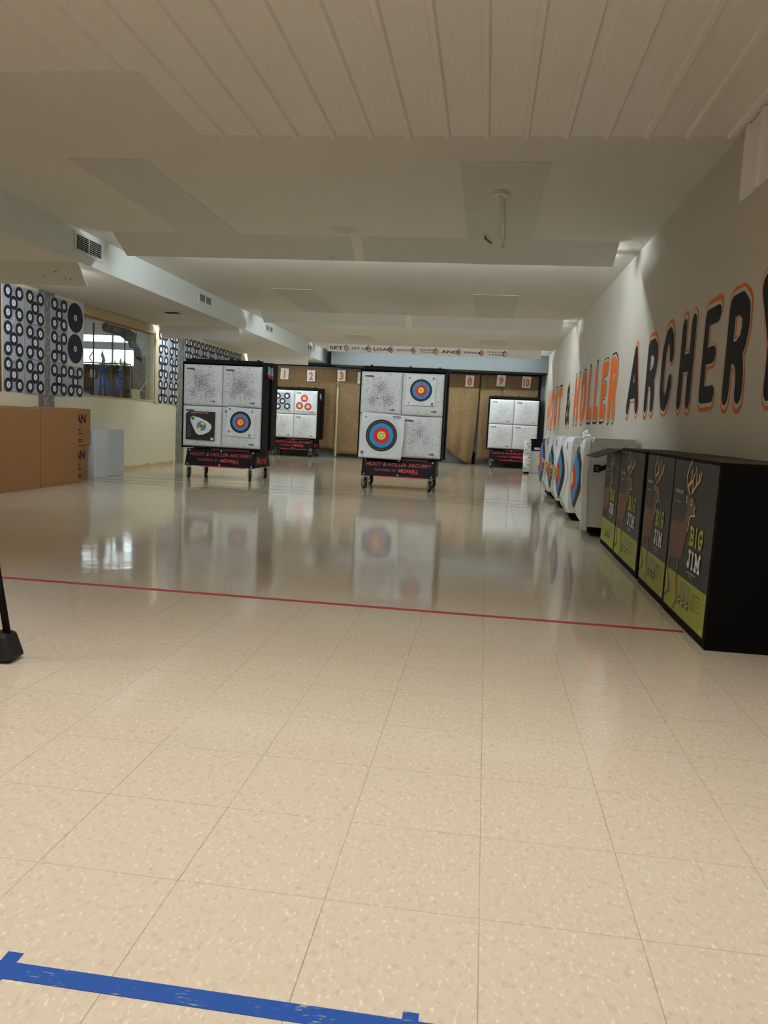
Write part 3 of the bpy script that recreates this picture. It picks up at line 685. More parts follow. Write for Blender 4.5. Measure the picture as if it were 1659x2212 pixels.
# target faces
def rings_at(b, cx, cy, r, d, X, cols, n=40):
    """cols: list of (radius fraction, material), from the outside in"""
    for k, (fr, M) in enumerate(cols):
        b.ring(cx, cy, 0, r*fr, d+0.0006*k, M, X, n)
CLASSIC = [(1.0, M_tblack), (0.89, M_ink), (0.885, M_tblack), (0.77, M_tblue), (0.63, M_tblue), (0.52, M_tred), (0.26, M_tyel)]
def thin_ring(b, cx, cy, r, d, X, w=0.002, M=M_greycl): b.ring(cx, cy, r-w, r, d, M, X, 48)
def small_marks(b, pts, d, X, M=M_ink):
    for (x, y, s) in pts: b.ring(x, y, s*0.45, s, d, M, X, 10); b.stroke([(x-s*.6, y-s*1.5), (x+s*.6, y-s*1.5)], s*0.3, d, M, X, False)
def face_thing(loc, label, tilt=0.0):
    e = empty('paper_target', loc); e.rotation_euler = (0, tilt, 0); tag(e, label, 'paper target'); return e
# left cart: blue/red face
e = face_thing((-3.322, 9.58, 0.86), 'round blue and red target face on the bottom right of the left cart', R(2))
MB().prism([(-0.215, -0.21), (0.215, -0.215), (0.215, 0.21), (-0.21, 0.215)], 0, 0.002, M_paper, FRONT).build('paper', e)
b = MB(); thin_ring(b, 0, 0, 0.205, 0.003, FRONT); thin_ring(b, 0, 0, 0.185, 0.003, FRONT); rings_at(b, 0, 0, 0.16, 0.003, FRONT, CLASSIC); small_marks(b, [(-0.17, 0.18, .016), (0.17, 0.17, .016), (-0.17, -0.15, .016), (0.15, -0.18, .018)], 0.0034, FRONT)
b.ring(0.01, 0.0, 0, 0.02, 0.0085, M_torn, FRONT, 7); b.ring(-0.012, 0.016, 0, 0.01, 0.0085, M_torn, FRONT, 5)
b.build('printed_rings', e)
# left cart: black practice sheet
e = face_thing((-3.93, 9.578, 0.775), 'black practice target sheet with a rounded white shape, bottom left of the left cart')
MB().prism([(-0.225, -0.2), (0.215, -0.21), (0.222, 0.215), (-0.175, 0.215), (-0.225, 0.175)], 0, 0.002, M_ink, FRONT).build('paper', e)
b = MB()
b.text('Indoor Practice Target', -0.15, 0.185, 0.27, 0.020, 0.0035, M_white, FRONT, 0.01); b.text('MORRELL', -0.19, 0.155, 0.115, 0.020, 0.0035, M_red, FRONT, 0.02)
for k in range(5): b.stroke([(-0.205, -0.02-k*0.032), (-0.15, -0.02-k*0.032)], 0.004, 0.0035, M_greycl, FRONT, False)
pts = []
ctrl = [(-0.16, 0.12), (-0.12, 0.145), (-0.02, 0.125), (0.10, 0.075), (0.16, 0.03), (0.17, -0.02), (0.13, -0.08), (0.04, -0.125), (-0.03, -0.13), (-0.07, -0.10), (-0.12, -0.01), (-0.155, 0.07)]
b.poly(ctrl, 0.003, M_white, FRONT)
b.ring(0.015, 0.0, 0, 0.072, 0.0036, M_tblue, FRONT, 28)
b.ring(0.035, 0.04, 0, 0.026, 0.0042, M_tyel, FRONT, 16); b.ring(-0.012, -0.042, 0, 0.026, 0.0042, M_tyel, FRONT, 16); b.ring(0.012, -0.002, 0, 0.024, 0.0048, M_tred, FRONT, 16)
b.ring(-0.12, 0.11, 0, 0.026, 0.0036, M_green, FRONT, 16)
for (x, y) in ((0.1, 0.03), (0.09, -0.03), (0.08, -0.05), (-0.04, 0.06), (-0.06, 0.02), (0.05, 0.07)): b.ring(x, y, 0, 0.004, 0.0042, M_ink, FRONT, 6)
b.prism([(0.16, -0.20), (0.20, -0.20), (0.20, -0.165), (0.16, -0.165)], 0.003, 0.0036, M_white, FRONT)
b.build('printed_design', e)
# middle cart: small face
e = face_thing((-0.692, 9.578, 1.437), 'small round blue and red target face on the top right of the middle cart', R(0))
MB().prism([(-0.215, -0.215), (0.2, -0.215), (0.205, 0.21), (-0.21, 0.215)], 0, 0.002, M_paper, FRONT).build('paper', e)
b = MB(); thin_ring(b, 0, 0, 0.20, 0.003, FRONT); thin_ring(b, 0, 0, 0.18, 0.003, FRONT); rings_at(b, 0, 0, 0.158, 0.003, FRONT, CLASSIC); small_marks(b, [(-0.17, 0.17, .014), (0.17, 0.17, .016), (-0.17, -0.18, .012), (0.165, -0.185, .018)], 0.0034, FRONT)
for (x, y) in ((0.005, 0.175), (0.008, 0.10), (0.005, 0.065), (0.0, -0.055), (-0.005, -0.085), (0.04, -0.085), (-0.10, -0.07)): b.ring(x, y, 0, 0.007, 0.0085, M_ink, FRONT, 7)
b.ring(0.0, 0.0, 0, 0.015, 0.0085, M_torn, FRONT, 6)
b.build('printed_rings', e)
# middle cart: large curling face
e = face_thing((-1.555, 9.578, 0.445), 'big target face with a curling right edge, bottom left of the middle cart', R(0))
PW, PH = 0.64, 0.655
def curl(x, z):
    k = max(0.0, (x-0.42)/(PW-0.42)); return 0.0 + 0.075*k*k*(0.35+0.65*math.sin(math.pi*min(1, max(0, z/PH*0.9+0.05)))) + 0.008*k*math.sin(9*z)
g = MB(); vs = []; fs = []; NX = 24; NZ = 20
for j in range(NZ+1):
    for i in range(NX+1):
        x = PW*i/NX; z = PH*j/NZ; vs.append((x + 0.03*j/NZ - 0.0 - 0.03*max(0, x-0.5)/0.14*(abs(z/PH-0.45)), -curl(x, z), z - 0.03*i/NX*(1 if z > 0.5 else 0.3)))
for j in range(NZ):
    for i in range(NX): a = j*(NX+1)+i; fs.append((a, a+1, a+NX+2, a+NX+1))
g.add(vs, fs, M_paper); po = g.build('paper', e, smooth=True)
sm_ = po.modifiers.new('thickness', 'SOLIDIFY'); sm_.thickness = 0.001
b = MB()
def curved_disc(cx, cz, r0, r1, d, M, nr=3, n=48):
    vs = []; fs = []
    for k in range(nr+1):
        r = r0+(r1-r0)*k/nr
        for i in range(n):
            t = 2*math.pi*i/n; x = cx+r*math.cos(t); z = cz+r*math.sin(t); vs.append((x, -curl(x-0.01, z)-d, z))
    for k in range(nr):
        for i in range(n): a = k*n+i; c = k*n+(i+1) % n; fs.append((a, c, c+n, a+n))
    b.add(vs, fs, M)
c0, c1 = 0.328, 0.328
for k, (ra, rb_, M) in enumerate(((0.278, 0.280, M_greycl), (0.254, 0.256, M_greycl), (0.175, 0.229, M_tblack), (0.201, 0.203, M_tan), (0.117, 0.175, M_tblue), (0.060, 0.117, M_tred), (0.0, 0.060, M_tyel))):
    curved_disc(c0, c1, ra, rb_, 0.004+0.0004*(k == 3), M)
X2 = frame((c0, -0.0065, c1), (1, 0, 0), (0, 0, 1))
b.ring(0.0, 0.002, 0.018, 0.034, 0.0, M_torn, X2, 9); b.ring(0.0, 0.0, 0, 0.022, 0.0005, M_white, X2, 7)
b.text('MORRELL', 0.16, 0.262, 0.12, 0.024, 0.045, M_ink, X2, 0.05)
small_marks(b, [(-0.27, -0.25, .022), (0.19, -0.26, .014)], 0.0, X2); b.ring(-0.235, 0.255, 0, 0.014, 0.0, M_ink, X2, 4)
for (x, z) in ((-0.02, -0.28), (0.08, -0.29), (-0.1, -0.23), (0.12, 0.27), (0.0, -0.265), (-0.16, -0.27), (0.03, -0.05), (0.07, 0.09)): b.ring(x, z, 0, 0.004, 0.0, M_ink, X2, 6)
b.build('printed_rings', e)
# far left cart faces
XF = CARTS[2][0]; YFc = CARTS[2][1]+FY-0.02
e = face_thing((XF-0.30, YFc, ZT+0.61+0.30), 'pale blue sheet with five navy rings on the top left of the far left cart', R(-2))
MB().prism([(-0.215, -0.22), (0.22, -0.22), (0.22, 0.215), (-0.215, 0.215)], 0, 0.002, M_sheet, FRONT).build('paper', e)
b = MB()
for (x, y) in ((-0.12, 0.13), (0.12, 0.13), (0, 0), (-0.12, -0.13), (0.12, -0.13)): b.ring(x, y, 0, 0.08, 0.003, M_navy, FRONT, 24); b.ring(x, y, 0, 0.04, 0.0036, M_white, FRONT, 18); b.stroke([(x-0.01, y-0.01), (x+0.008, y+0.012)], 0.006, 0.0042, M_ink, FRONT)
b.build('printed_rings', e)
e = face_thing((XF+0.27, YFc, ZT+0.61+0.29), 'white sheet with three red and yellow spots, top right of the far left cart')
MB().prism([(-0.23, -0.22), (0.215, -0.23), (0.22, 0.20), (-0.225, 0.215)], 0, 0.002, M_paper, FRONT).build('paper', e)
b = MB()
for (x, y) in ((0.0, 0.10), (-0.12, -0.09), (0.10, -0.105)): b.ring(x, y, 0, 0.097, 0.003, M_tblue, FRONT, 28); b.ring(x, y, 0, 0.083, 0.0036, M_tred, FRONT, 26); b.ring(x, y, 0, 0.043, 0.0042, M_tyel, FRONT, 20); b.ring(x, y, 0, 0.014, 0.0048, M_torn, FRONT, 6)
b.ring(-0.02, -0.2, 0, 0.01, 0.003, M_green, FRONT, 6)
b.build('printed_rings', e)
# arrow pullers clipped to the carts
def puller(loc, label):
    e = empty('arrow_puller', loc); tag(e, label, 'arrow puller')
    MB().path([(0, 0, 0), (0.0, -0.004, -0.05)], 0.003, M_strap).build('cord', e)
    MB().cyl((0, -0.004, -0.05), (0.004, -0.01, -0.17), 0.018, M_greycl, 12, 0.028).build('grip', e)
    MB().cyl((0.004, -0.01, -0.17), (0.006, -0.012, -0.22), 0.028, M_red, 12, 0.022).build('tip', e)
puller((-2.99, 9.84, 1.745), 'grey and red arrow puller hanging on the left cart corner, front one')
puller((-2.985, 9.97, 1.735), 'grey and red arrow puller hanging on the left cart corner, rear one')
puller((-4.00, 18.1, 1.67), 'grey arrow puller hanging on the far left cart corner')

# ------------------------------------------------------------------ curtains and lane numbers
def curtain(x0, x1, zt, hem, label, yb=18.85, amp=0.035, per=0.33, seed=0, swoop=None):
    yb = 18.85 - 0.04*(seed % 2)
    r = random.Random(seed); ph = r.uniform(0, 6); nx = max(8, int((x1-x0)/0.035)); nz = 24; vs = []; fs = []
    for j in range(nz+1):
        t = j/nz
        for i in range(nx+1):
            s = i/nx; x = x0+(x1-x0)*s; zb = hem(s); z = zt + (zb-zt)*t
            y = yb - amp*(0.5+0.5*math.sin(ph+2*math.pi*x/per+0.7*math.sin(3*x+t*2)))*(0.35+0.65*t) - 0.02*math.sin(5*t+ph+x)
            if swoop: dx, dy = swoop(s, t); x += dx; y -= dy
            vs.append((x, y, z))
    for j in range(nz):
        for i in range(nx): a = j*(nx+1)+i; fs.append((a, a+nx+1, a+nx+2, a+1))
    o = MB().add(vs, fs, M_burlap).build('burlap_curtain', smooth=True)
    sm = o.modifiers.new('thickness', 'SOLIDIFY'); sm.thickness = 0.006
    tag(o, label, 'curtain', 'burlap curtains across the far end'); return o
curtain(-5.5, -4.42, 2.34, lambda s: 0.2, 'tan burlap curtain at the far left end, behind lane card 1', seed=1, amp=0.012)
curtain(-4.44, -3.70, 2.34, lambda s: 0.30 - 0.14*s + 0.02*math.sin(9*s), 'tan burlap curtain with a frayed lifted hem behind lane card 2', seed=2, amp=0.03)
curtain(-3.68, -2.35, 2.30, lambda s: 0.08 + 0.025*math.sin(7*s), 'flat tan burlap curtain behind lane card 3, seamed at its left edge', seed=3, amp=0.015, per=0.7)
curtain(-2.37, -0.92, 2.30, lambda s: 0.08 + 0.02*math.sin(7*s), 'tan burlap curtain mostly hidden behind the middle cart', seed=4, amp=0.02, per=0.5)
curtain(-0.95, 0.02, 2.33, lambda s: 0.55*(1-s)**1.6 + 0.0 if s > 0.0 else 0.55, 'tan burlap curtain behind lane card 8, swept up into a gathered swag',
        seed=5, amp=0.05, per=0.36, swoop=lambda s, t: (-(0.10*t*t*s), 0.10*math.sin(math.pi*min(1, max(0, (t-0.6)/0.4)))*(1-s)))
curtain(0.04, 0.62, 2.33, lambda s: 0.10 + 0.05*math.sin(3*s), 'narrow tan burlap curtain hanging straight behind lane card 9', seed=6, amp=0.03)
curtain(0.62, XR-0.12, 2.33, lambda s: 0.12, 'tan burlap curtain at the far right end, behind lane card 10', seed=7, amp=0.045, per=0.4)
sb = MB().box(-3.715, -3.665, 18.78, 18.79, 0.02, 2.30, M_tan); tag(sb.build('seam_tape'), 'pale vertical seam strip between the burlap curtains beside lane card 3', 'seam strip')
tag(MB().prism([(-0.02, 0), (0.02, 0.02), (0.025, 0.12), (-0.005, 0.17), (-0.025, 0.1)], 0, 0.004, M_green, frame((-3.69, 18.777, 1.82), (1, 0, 0), (0, 0, 1))).build('green_patch'), 'small green patch on the seam strip between the curtains', 'patch')
tag(MB().prism([(-0.1, 0), (0.03, 0), (0.02, 0.3), (-0.08, 0.42), (-0.11, 0.2)], 0, 0.02, M_black, frame((-0.02, 19.0, 0.0), (1, 0, 0), (0, 0, 1))).build('black_wedge'), 'small black leaning shape on the floor between the curtains', 'scrap')
cards = [('1', -5.14, 2.13, 3), ('2', -4.42, 2.105, 0), ('3', -3.605, 2.14, 0), ('4', -3.06, 2.10, 0), ('8', -0.245, 2.14, 1), ('9', 0.555, 2.185, 2), ('10', 1.195, 2.17, 2)]
for t, x, z, tl in cards:
    e = empty('lane_card', (x, 18.76, z)); e.rotation_euler = (0, R(tl), 0); tag(e, 'white card with the orange lane number ' + t, 'number card', 'lane number cards on the burlap curtains')
    MB().prism([(-0.11, -0.145), (0.11, -0.145), (0.11, 0.145), (-0.11, 0.145)], 0, 0.003, M_white, FRONT).build('card', e)
    w = {'1': 0.035, '10': 0.15}.get(t, 0.115)
    b = MB()
    if t == '1': b.prism([(-0.018, -0.11), (0.022, -0.11), (0.022, 0.085), (-0.018, 0.085)], 0.004, 0.005, M_orange, FRONT)
    else: b.text(t, -w/2, -0.11, w, 0.20, 0.005, M_orange, FRONT, 0.035)
    b.build('numeral', e)
    MB().cyl((0, 0, 0.12), (0, -0.008, 0.12), 0.011, M_ink, 10).build('pin', e)

# ------------------------------------------------------------------ left wall: stone strips, target sheets
for (y0, y1, lab) in ((8.04, 8.40, 'near'), (12.55, 12.92, 'far')):
    tag(MB().box(XL, XL+0.012, y0, y1, 0, ZL, M_stone).build('stone_strip'), 'dark marble strip on the left wall ' + ('between the two big groups of target sheets' if lab == 'near' else 'beside the left cart'), 'stone strip')
XLW = frame((XL, 0, 0), (0, 1, 0), (0, 0, 1))    # u=+y, third axis into the room (+x)
def five_spot():
    e = empty('target_sheet', (0, 0, 0)); w = h = 0.43
    X = XLW.copy(); X.translation = Vector((0, 0, 0))
    vs = []; fs = []; N = 6
    for j in range(N+1):
        for i in range(N+1):
            u = w*i/N-w/2; v = h*j/N-h/2; vs.append((u*0.99, v*0.99, 0.003+0.003*math.sin(9*u+5*v)))
    for j in range(N):
        for i in range(N): a = j*(N+1)+i; fs.append((a, a+1, a+N+2, a+N+1))
    p = MB().add(vs, fs, M_sheet, X); p.build('paper', e, smooth=True)
    b = MB()
    for (x, y) in ((-0.115, 0.125), (0.115, 0.125), (0, 0), (-0.115, -0.125), (0.115, -0.125)):
        b.ring(x, y, 0, 0.084, 0.0075, M_navy, X, 28); b.ring(x, y, 0.060, 0.062, 0.0079, M_navy2, X, 28); b.ring(x, y, 0, 0.041, 0.0083, M_white, X, 22)
        r = random.Random(int(x*1000+y*77)); b.stroke([(x-0.012, y-0.01*r.random()), (x+0.01, y+0.013)], 0.006, 0.0088, M_ink, X); b.stroke([(x-0.004, y+0.014), (x+0.006, y-0.012)], 0.005, 0.0088, M_ink, X)
    b.prism([(-0.016, -0.20), (0.016, -0.20), (0.016, -0.17), (-0.016, -0.17)], 0.007, 0.0075, M_wbox, X)
    for k in range(4): b.stroke([(-0.03, 0.17-k*0.012), (0.03, 0.17-k*0.012)], 0.003, 0.0075, M_navy2, X, False)
    b.build('printed_rings', e); return e
rows = [('bottom', 1.10+0.217), ('middle', 1.10+0.65), ('top', 1.10+1.083)]
first = True; sheet0 = five_spot()
def place_sheet(y, z, lab, grp, off=0.0):
    global first
    e = sheet0 if first else copy_tree(sheet0); first = False
    e.location = (XL+0.001+off, y, z); tag(e, lab, 'target sheet', grp)
for rn, z in rows:
    for c, y in enumerate((7.505, 7.94)):
        place_sheet(y, z, 'grey five ring sheet, %s row, %s column of the nearest wall group' % (rn, ('left', 'right')[c]), 'five ring sheets on the left wall', 0.012 if c else 0.0)
for rn, z in rows: place_sheet(8.50, z, 'grey five ring sheet, %s row, left column of the group beside the shop window' % rn, 'five ring sheets on the left wall', 0.012)
place_sheet(8.94, rows[0][1], 'grey five ring sheet below the two big dark round targets', 'five ring sheets on the left wall')
for rn, z in rows:
    for c, y in enumerate((11.93, 12.37)): place_sheet(y, z, 'grey five ring sheet, %s row, %s column of the group right of the shop window' % (rn, ('left', 'right')[c]), 'five ring sheets on the left wall', 0.012 if c else 0.0)
for rn, z in rows[1:]:
    for c in range(8): place_sheet(13.07+c*0.435, z, 'grey five ring sheet behind the left cart, %s row, number %s from the stone strip' % (rn, ('one', 'two', 'three', 'four', 'five', 'six', 'seven', 'eight')[c]), 'five ring sheets on the left wall', 0.012 if c == 0 else 0.0)
e = empty('double_target_sheet', (XL, 8.94, 1.985)); tag(e, 'tall cream sheet with two big dark blue round targets, left of the shop window', 'target sheet')
X = XLW.copy(); X.translation = Vector((0, 0, 0))
MB().prism([(-0.225, -0.43), (0.225, -0.43), (0.225, 0.43), (-0.225, 0.43)], 0.0, 0.003, M_wbox, X).build('paper', e)
b = MB()
for cy in (0.215, -0.21):
    b.ring(0, cy, 0, 0.205, 0.004, M_navy, X, 40)
    for k in range(1, 7): b.ring(0, cy, 0.205-0.027*k-0.0015, 0.205-0.027*k, 0.0045, M_navy2, X, 36)
    b.ring(0, cy, 0, 0.042, 0.005, M_wbox, X, 20); b.ring(0, cy, 0, 0.014, 0.0055, M_ink, X, 6)
b.build('printed_rings', e)
# frame of the next opening, at the picture's edge
tag(MB().box(XL, XL+0.02, 7.16, 7.24, 1.1, 2.4, M_brownwood).build('wood_strip'), 'narrow reddish wood strip at the left picture edge beside the target sheets', 'wood strip')

# ------------------------------------------------------------------ shop window
win = MB()
for (a, b_, c, d) in ((WY0-0.02, WY1+0.14, WZ1, WZ1+0.10), (WY1, WY1+0.13, WZ0-0.02, WZ1),):
    win.prism([(a, c), (b_, c), (b_, d), (a, d)], 0, 0.02, M_tan, XLW)
win.box(XL-0.15, XL+0.012, WY0, WY1, WZ1-0.035, WZ1, M_wood).box(XL-0.15, XL+0.012, WY0, WY1, WZ0, WZ0+0.02, M_wood)
win.box(XL-0.15, XL, WY1-0.02, WY1, WZ0, WZ1, M_wall_left)
wo = struct(win.build('window_1'))
MB().box(XL-0.07, XL-0.064, WY0, WY1-0.02, WZ0+0.02, WZ1-0.035, M_glass).build('glass_pane', wo)
gb = MB(); 
for y in (9.62, 10.63): gb.box(XL-0.10, XL-0.085, y, y+0.018, WZ0+0.02, WZ1-0.10, M_dark)
gb.build('hanging_rod', wo)
# chevron decal
tag(MB().stroke([(9.55, 1.62), (9.44, 1.70), (9.55, 1.79)], 0.03, -0.058, M_wbox, XLW, False).build('chevron_decal'), 'pale chevron mark stuck low on the left of the shop window', 'decal')

# shop beyond the window: small closed room with a bright street window
SX0, SX1, SY0, SY1, SZ = -10.6, XL-0.15, 6.6, 15.6, 2.9
struct(MB().box(SX0-0.1, SX1, SY0-0.1, SY1+0.1, 0.6, 0.7, M_brownwood).build('floor_shop'))
struct(MB().box(SX0-0.1, SX1, SY0-0.1, SY1+0.1, SZ, SZ+0.08, M_ceiling).build('ceiling_shop'))
struct(MB().box(SX0-0.1, SX0, SY0-0.1, SY1+0.1, 0.7, SZ, M_wall).build('wall_shop_west'))
struct(MB().box(SX0, SX1, SY0-0.1, SY0, 0.7, SZ, M_wall).build('wall_shop_south'))
struct(MB().box(SX1, SX1+0.001, SY0-0.1, SY1+0.1, ZL+0.1, SZ, M_wall).build('wall_shop_east'))
sw = MB(); A0, A1, B0, B1 = -10.4, -6.75, 1.95, 2.68
sw.box(SX0, A0, SY1, SY1+0.1, 0.7, SZ, M_wall).box(A1, SX1, SY1, SY1+0.1, 0.7, SZ, M_wall).box(A0, A1, SY1, SY1+0.1, 0.7, B0, M_wall).box(A0, A1, SY1, SY1+0.1, B1, SZ, M_white_paint)
struct(sw.build('wall_shop_north'))
w2 = MB()
for z in (B0, B1-0.03): w2.box(A0, A1, SY1+0.01, SY1+0.06, z, z+0.035, M_wbox)
w2.box(A0, A1, SY1+0.01, SY1+0.06, 2.33, 2.50, M_wbox)
for x in (A0, -9.4, -8.4, A1-0.04): w2.box(x, x+0.04, SY1+0.01, SY1+0.06, B0, B1, M_wbox)
struct(w2.build('window_2'))
struct(MB().box(-6.62, SX1, 13.0, 13.12, 0.7, SZ, M_stone).build('wall_shop_stone'))
for y in (8.5, 11.0):  # tubes added only to brighten the shop room
    tube_light(-10.0, -7.6, y, SZ-0.09, M_addedtube, 'added tube lights brightening the shop beyond the window', SZ)['group'] = 'added shop ceiling tube lights'
# outdoors
struct(MB().box(-25, XL-0.4, SY1+0.2, 40, 0.3, 0.5, M_tiledark).build('ground_outside'))
r = random.Random(3)
hd = MB()
for k in range(90):
    x = -15+8.5*r.random(); z = 0.6+1.8*r.random(); y = 21+r.random()*1.2; s = 0.18+0.2*r.random()
    hd.add([(x-s, y, z), (x+s, y-0.05, z+0.05), (x, y+s*.4, z+s), (x+0.02, y-s*0.6, z-s)], [(0,1,2), (0,3,1), (1,3,2), (0,2,3)], M_leaf)
tag(hd.build('hedge', smooth=False), 'dark green hedge outside, seen through the shop window', 'hedge')
# rack of garments
e = empty('clothing_rack', (-8.6, 14.6, 0.7)); tag(e, 'low rack of dark green and brown garments deep in the shop', 'clothing rack')
MB().path([(-1.6, 0, 0), (-1.6, 0, 1.25), (1.15, 0, 1.25), (1.15, 0, 0)], 0.015, M_chrome).build('rail', e)
g2 = [mat('garment_green', lin(70, 84, 52), 0.9), mat('garment_dark', lin(36, 36, 38), 0.9), mat('garment_brown', lin(78, 62, 50), 0.9), mat('garment_grey', lin(110, 116, 124), 0.9)]
for k in range(20):
    x = -1.5+k*0.135; hgt = 0.8+0.15*r.random(); M = g2[r.randrange(4)]
    MB().add([(x-.02, -.2, 1.2), (x+.03, -.2, 1.2), (x+.05, -.23, 1.2-hgt), (x-.03, -.23, 1.2-hgt), (x-.02, .2, 1.2), (x+.03, .2, 1.2), (x+.05, .23, 1.2-hgt), (x-.03, .23, 1.2-hgt)],
        [(0,3,2,1), (4,5,6,7), (0,1,5,4), (3,7,6,2), (1,2,6,5), (0,4,7,3)], M).build('garment', e)
# cabinet behind the trophies
e = empty('display_cabinet', (-7.15, 11.6, 0.7)); tag(e, 'brown wooden cabinet with a gold box front behind the trophies', 'cabinet')
MB().box(-0.4, 0.4, -0.25, 0.25, 0, 0.86, M_brownwood).build('body', e); MB().box(-0.44, 0.44, -0.3, 0.28, 0.86, 0.9, M_brownwood).build('cabinet_top', e); MB().box(-0.1, 0.36, -0.26, -0.25, 0.55, 0.8, mat('gold_front', lin(176, 130, 30), 0.5)).build('door', e)
# display ledge inside the window
tag(MB().box(-6.65, XL-0.15, 9.0, 12.1, 1.06, 1.13, M_brownwood).build('display_ledge'), 'dark wooden ledge inside the shop window under the trophies', 'ledge')
def trophy(y, x, h, label, wide):
    e = empty('trophy', (x, y, 1.13)); tag(e, label, 'trophy', 'blue trophies in the shop window')
    MB().box(-0.06, 0.06, -wide, wide, 0, 0.05, M_brownwood).build('foot', e)
    for s in (-1, 1): MB().cyl((0, s*wide*0.62, 0.05), (0, s*wide*0.62, h*0.52), 0.032, M_blue, 14).build('column', e, smooth=True)
    MB().box(-0.06, 0.06, -wide, wide, h*0.52, h*0.55, M_brownwood).build('platform', e)
    MB().cyl((0, 0, h*0.55), (0, 0, h*0.70), 0.035, M_blue, 14).cyl((0, 0, h*0.70), (0, 0, h*0.71), 0.05, M_silver, 14).build('upper_column', e)
    MB().cyl((0, 0, h*0.71), (0, 0, h*0.80), 0.02, M_gold, 10, 0.01).cyl((0, 0, 0.05), (0, 0, 0.17), 0.022, M_gold, 10, 0.012).build('gilt_figure', e)
    MB().add([(0, 0, h*0.78), (0, -0.06, h*0.88), (0, 0, h), (0, 0.06, h*0.88), (0.02, 0, h*0.88), (-0.02, 0, h*0.88)], [(0,1,4), (1,2,4), (2,3,4), (3,0,4), (1,0,5), (2,1,5), (3,2,5), (0,3,5)], M_silver).build('diamond_top', e)
trophy(10.78, -6.1, 0.80, 'tallest blue trophy, leftmost of three in the shop window', 0.11)
trophy(11.12, -6.25, 0.74, 'middle blue trophy of three in the shop window', 0.08)
trophy(11.42, -6.1, 0.73, 'rightmost blue trophy of three in the shop window', 0.11)
b = MB().box(-0.1, 0.1, -0.22, 0.22, 0, 0.34, mat('pale_blue_print', lin(96, 130, 180), 0.4, 0.25, 12))
o = b.build('blue_print_box'); o.location = (-6.42, 11.5, 1.13); tag(o, 'pale blue printed box behind the rightmost trophy', 'box')
o = MB().cyl((0, 0, 0), (0, 0, 0.2), 0.1, M_black, 18, 0.17).build('black_basket'); o.location = (-6.3, 12.0, 1.33); o.location = (-6.35, 11.92, 1.13); tag(o, 'black tapered basket at the right inside the shop window', 'basket')
o = MB().box(-0.012, 0.0, -0.16, 0.16, 0, 0.19, M_tan).build('tan_board'); o.location = (XL-0.17, 11.25, 1.13); o.rotation_euler = (0, R(-8), 0); tag(o, 'blank tan board leaning low in the shop window corner', 'board')
o = MB().box(-0.05, 0.05, -0.05, 0.05, 0, 0.10, M_blue).box(-0.052, 0.052, -0.052, 0.052, 0.03, 0.06, M_wbox).build('small_blue_box'); o.location = (-5.95, 9.95, 1.13); tag(o, 'small bright blue box at the left foot of the shop window', 'box')
o = MB().box(-0.004, 0.004, -0.07, 0.07, -0.06, 0.06, M_white).build('white_note'); o.location = (XL-0.12, 9.66, 1.48); tag(o, 'small white note inside the left part of the shop window', 'note')
e = empty('arrow', (XL-0.12, 11.25, 1.28)); tag(e, 'thin pale arrow with an orange nock leaning across the shop window', 'arrow')
MB().cyl((0, 0, 0), (0.02, 0.42, 0.33), 0.005, M_wbox, 8).build('shaft', e); MB().cyl((0.02, 0.42, 0.33), (0.022, 0.46, 0.36), 0.009, M_orange, 8).build('nock', e)
# revolver-shaped sign
e = empty('revolver_sign', (XL-0.17, 0, 0)); tag(e, 'dark grey revolver-shaped hanging sign in the shop window', 'sign')
XG = frame((0, 0, 0), (0, 1, 0), (0, 0, 1))
gun = [(10.02, 2.20), (10.04, 2.26), (10.10, 2.285), (10.13, 2.28), (10.16, 2.35), (10.21, 2.28), (10.55, 2.285), (10.90, 2.29), (11.06, 2.265), (11.12, 2.26), (11.15, 2.21), (11.21, 2.275), (11.20, 2.20), (11.17, 2.14), (11.19, 2.09), (11.30, 2.03), (11.38, 1.94), (11.42, 1.80), (11.28, 1.815), (11.16, 1.86), (11.11, 1.95), (11.08, 2.0), (10.98, 1.985), (10.93, 2.03), (10.90, 2.08), (10.80, 2.09), (10.72, 2.12), (10.60, 2.145), (10.05, 2.155), (10.06, 2.18)]
MB().prism(gun, 0, 0.012, M_gun, XG).build('silhouette', e)
lt = MB()
for k in range(9):
    if k == 3: continue
    u = 10.14+k*0.055; lt.stroke([(u, 2.19), (u+0.012, 2.25)], 0.012, 0.0135, M_wbox, XG); lt.stroke([(u, 2.19+0.02*(k % 2)), (u+0.022, 2.20+0.03*(k % 3))], 0.009, 0.0135, M_wbox, XG)
for k in range(4):
    u = 11.06+k*0.055; lt.stroke([(u, 2.02), (u+0.01, 2.08)], 0.012, 0.0135, M_wbox, XG)
lt.ring(10.99, 2.10, 0, 0.012, 0.0135, M_wbox, XG, 8); lt.ring(11.05, 2.085, 0, 0.014, 0.0135, M_wbox, XG, 8)
lt.build('cut_letters', e); MB().cyl((0.006, 10.4, 2.28), (0.006, 10.4, 2.45), 0.002, M_dark, 6).cyl((0.006, 11.0, 2.27), (0.006, 11.0, 2.45), 0.002, M_dark, 6).build('hanger_wire', e)

